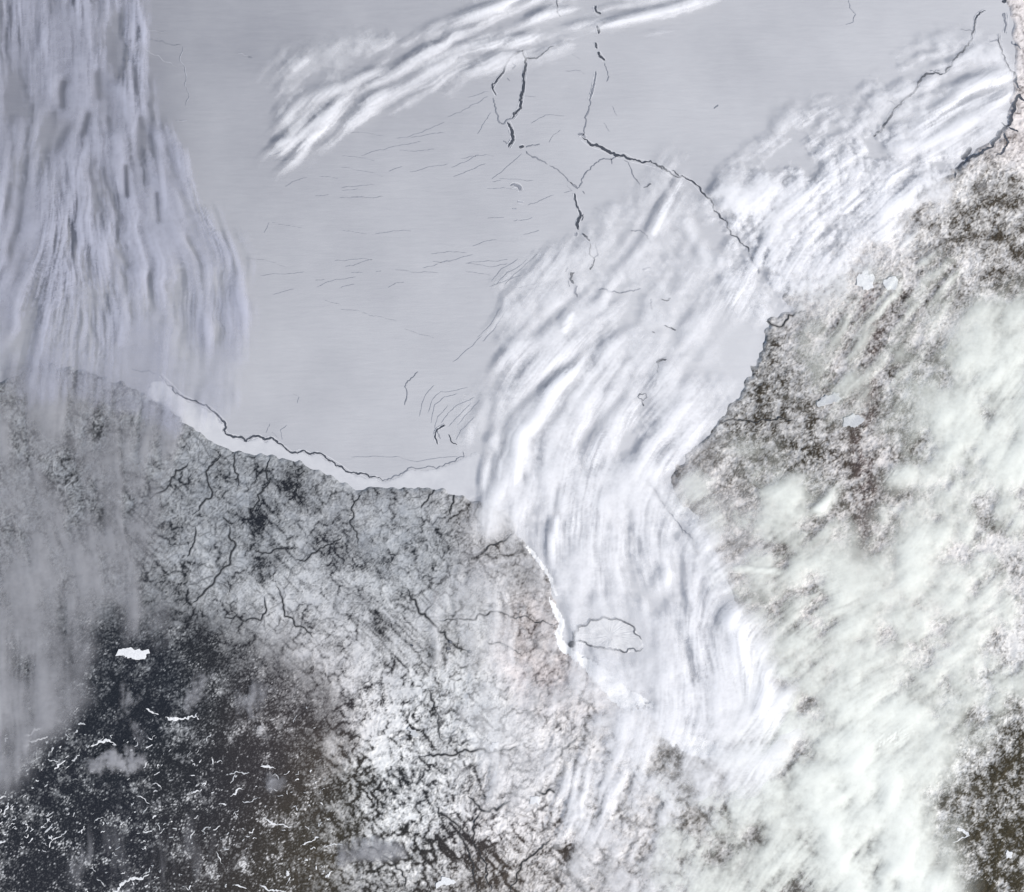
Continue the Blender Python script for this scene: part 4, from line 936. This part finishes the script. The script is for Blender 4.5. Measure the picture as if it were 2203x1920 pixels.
# 5 milky deck over the eastern land
m5 = smask([(2250, 620), (2120, 680), (2050, 760), (1990, 850), (1960, 960), (1900, 1050), (1880, 1180), (1800, 1080), (1650, 980), (1500, 1000), (1480, 1100), (1560, 1250), (1640, 1380), (1640, 1540), (1500, 1600), (1380, 1640), (1420, 1800), (1400, 2050), (2030, 2050), (2040, 1850), (2020, 1700), (2040, 1560), (2120, 1560), (2220, 1480), (2400, 1450), (2400, 600)], 26, 26, 79)
t5b = idw([(1600, 1060, .32), (1750, 1050, .38), (1620, 1250, .6), (1800, 1300, .8), (1860, 1080, .3), (1860, 1180, .25), (1760, 960, .3), (1640, 980, .25), (2000, 1150, .8), (2000, 800, .7), (2150, 750, 1.0), (2150, 1000, .8), (2150, 1250, .6), (2100, 1350, .6), (2180, 1150, .6), (2050, 1450, .9), (1980, 1420, .5), (1750, 1500, .95), (1650, 1600, 1.4), (1800, 1650, 1.4), (1900, 1800, 1.9), (1930, 1880, 2.2), (1700, 1850, 1.0), (1600, 1800, .45), (1480, 1680, .2), (1540, 1850, .5), (1440, 1850, .45), (1500, 1650, -.05), (1480, 1700, .05), (1800, 1750, 1.6), (2010, 1650, .8), (2050, 1750, .35), (1730, 1400, 1.1), (1500, 1080, .15), (1540, 1150, .2), (1580, 1210, .15), (1620, 1290, .35), (1540, 1060, .25), (1860, 1000, .3), (1870, 1250, .45), (1450, 1000, .1), (1690, 1060, .5)], 3, 40)
t5 = m5 * np.clip(t5b + (0.48 * SOFT + 0.10 * PATCH + 0.06 * STREAK + 0.08 * FINE + 0.14 * RAG + 0.24 * LUMP) * (0.45 + 0.4 * t5b) - 0.08, 0.05, 4)
t5 = np.maximum(t5, m5 * np.clip(0.8 + 0.3 * STREAK + 0.25 * FINE + 0.2 * PATCH, 0.1, 1.6) * strokes([(C(6, (960, 1080), (900, 1190), (820, 1280)), 9, 1.6), (C(6, (1380, 1050), (1240, 1110)), 16, 1.4), (C(9, (1380, 800), (1280, 860), (1200, 880)), 16, 2.2), (C(9, (1050, 480), (1030, 540)), 14, 1.6), (C(6, (300, 1640), (450, 1640), (600, 1660)), 6, 1.3), (C(6, (1200, 1240), (1200, 1330)), 10, 1.2)]))
t5 = t5 * (1 - 0.65 * band)
cloud(t5, 0.45, 0.12, M_CL_G, 'thick milky greenish cloud deck over the lower right land', zsm=9)

# 6 grey veil over the western land
m6 = smask([(-200, 790), (120, 795), (300, 840), (420, 930), (380, 1000), (330, 1080), (318, 1200), (300, 1280), (350, 1300), (348, 1380), (280, 1385), (278, 1290), (240, 1280), (190, 1290), (188, 1500), (120, 1560), (60, 1640), (15, 1700), (-200, 1760)], 15, 9, 81)
t6 = m6 * np.clip(idw([(60, 900, .75), (150, 1200, .85), (200, 1000, .3), (210, 960, .2), (330, 900, .4), (180, 1080, .35), (330, 1020, .4), (100, 1400, 1.0), (60, 1500, .95), (150, 1450, .7), (280, 1150, .6), (310, 1340, .6), (230, 1280, .5), (20, 1650, .6), (350, 960, .6)], 3, 30) + - 0.12 + 0.10 * LUMP + 0.26 * PATCH + 0.12 * LONG + 0.08 * STREAK, 0.03, 3)
cloud(t6, 0.35, 0.12, M_CL_H, 'flat grey veil of haze cloud over the western land')

# 7 small veils and puffs
def puff(poly, sig, val, base, mat, label, tex=0.25, amp=0.2, seed=90):
    m = smask(poly, sig, sig * 0.8, seed)
    m = np.clip(m * 1.25, 0, 1)
    cloud(np.clip(val * (0.9 + 0.35 * RAG + 0.4 * SOFT) + tex * 0.6 * STREAK - 1.1 * val * (1 - m), 0, 3) * np.clip(m * 2, 0, 1), base, amp, mat, label)
puff(C(7, (700, 540), (830, 560), (840, 780), (820, 960), (740, 960), (700, 760)), 9, 0.42, 0.4, M_CL_H, 'upright grey haze streak hanging over the dark forest', 0.12, 0.1, 91)
puff(C(7, (1180, 430), (1260, 440), (1250, 600), (1180, 720), (1120, 680), (1130, 560)), 10, 0.45, 0.4, M_CL_H, 'small grey haze patch right of the upright streak', 0.12, 0.1, 93)
puff(C(7, (580, 1000), (760, 950), (880, 1010), (760, 1060), (600, 1090)), 9, 0.8, 0.4, M_CL_H, 'pale haze tongue below the upright streak', 0.2, 0.12, 95)
puff(C(7, (1450, 560), (1620, 600), (1650, 760), (1540, 800), (1460, 720)), 16, 0.4, 0.4, M_CL_H, 'soft grey haze over the forest edge', 0.15, 0.1, 97)
puff(C(7, (1590, 1130), (1710, 1090), (1700, 1140), (1620, 1190)), 7, 0.5, 0.4, M_CL_H, 'little haze scrap above the brown woods', 0.1, 0.1, 99)
puff(C(8, (-40, 1560), (80, 1480), (330, 1490), (420, 1560), (280, 1540), (120, 1570), (0, 1640)), 8, 0.5, 0.4, M_CL_H, 'thin arched haze strip over the southern black woods', 0.15, 0.1, 101)
puff([(1560, 560), (1700, 520), (1850, 560), (1800, 680), (1650, 700)], 30, 0.35, 0.45, M_CL_W, 'thin pale veil on the eastern shore hills', 0.3, 0.15, 103)
puff([(1700, 680), (1990, 560), (2080, 640), (1960, 800), (1880, 900), (1760, 860)], 40, 0.2, 0.45, M_CL_G, 'scattered milky wisps over the brown eastern woods', 0.25, 0.15, 105)
puff([(980, 1200), (1230, 1380), (1420, 1500), (1420, 1620), (1330, 1800), (1190, 1760), (1060, 1720), (1000, 1560), (960, 1380)], 40, 0.24, 0.5, M_CL_W, 'thin streaky veil over the land south of the island', 0.22, 0.3, 107)
puff(C(7, (100, 1560), (400, 1480), (600, 1380), (1000, 1480), (1400, 1640), (900, 1700), (400, 1650)), 50, 0.03, 0.4, M_CL_H, 'very thin bluish haze over the lower left forest', 0.12, 0.1, 109)
puff([(1540, 470), (1640, 380), (1800, 330), (2020, 300), (2070, 370), (2020, 460), (1930, 540), (1820, 600), (1690, 620), (1570, 560)], 38, 0.85, 0.3, M_CL_W, 'pale soft cloud sheet hiding the shore at the upper right', 0.3, 0.12, 111)
puff([(1360, 1560), (1440, 1480), (1560, 1400), (1700, 1480), (1720, 1640), (1600, 1760), (1420, 1720), (1290, 1620)], 34, 0.5, 0.42, M_CL_W, 'soft white cloud spilling over the southern end of the narrow bay', 0.2, 0.12, 113)
puff([(1420, 880), (1520, 900), (1560, 1010), (1640, 1100), (1660, 1260), (1560, 1280), (1480, 1120), (1430, 1010)], 26, 0.17, 0.4, M_CL_W, 'thin grey film of cloud along the eastern shore of the narrow bay', 0.15, 0.08, 115)
puff([(1230, 1640), (1380, 1640), (1470, 1760), (1480, 1960), (1260, 1960), (1200, 1800)], 34, 0.42, 0.42, M_CL_W, 'smooth grey cloud veil at the foot of the photo right of the black valleys', 0.2, 0.1, 117)
# bright snow shore of the narrow bay,: fast ice on the western side
shore = np.zeros((NY, NX))
stroke(shore, C(5, (1100, 1480), (1180, 1580), (1250, 1680), (1290, 1790)), 4, 0.8)
stroke(shore, C(8, (1235, 0), (1295, 110), (1325, 170), (1305, 230), (1330, 310), (1390, 352), (1460, 400), (1550, 480), (1630, 570), (1700, 630), (1770, 650), (1880, 668)), [4, 5, 5, 6, 7, 9, 12, 14, 15, 12, 7], 1.15)
stroke(shore, C(8, (1880, 760), (1980, 840), (2056, 870)) + C(9, (60, 900), (160, 930), (230, 940)), [6, 14, 14, 8], 1.0)
shore = shore * np.clip(1.05 + 0.22 * RAG + 0.15 * SPECK, 0.3, 1.4)
keep = shore > 0.3
co, q, at = grid_mesh('fast_ice', wx(PX), wy(PY), np.maximum(0.03 + 0.05 * sstep(shore, 0.3, 0.9), LZ + 0.015), keep, dict(snow=0.9 + 0.1 * SPECK))
M_FAST2 = ice_material('bright_fast_ice', (0.60, 0.605, 0.615), (0.78, 0.785, 0.79), 0.3)
tag(link('fast_ice', quads_mesh('fast_ice', co, q, at), M_FAST2), 'bright white fast ice edging the south western shore', kind='structure')
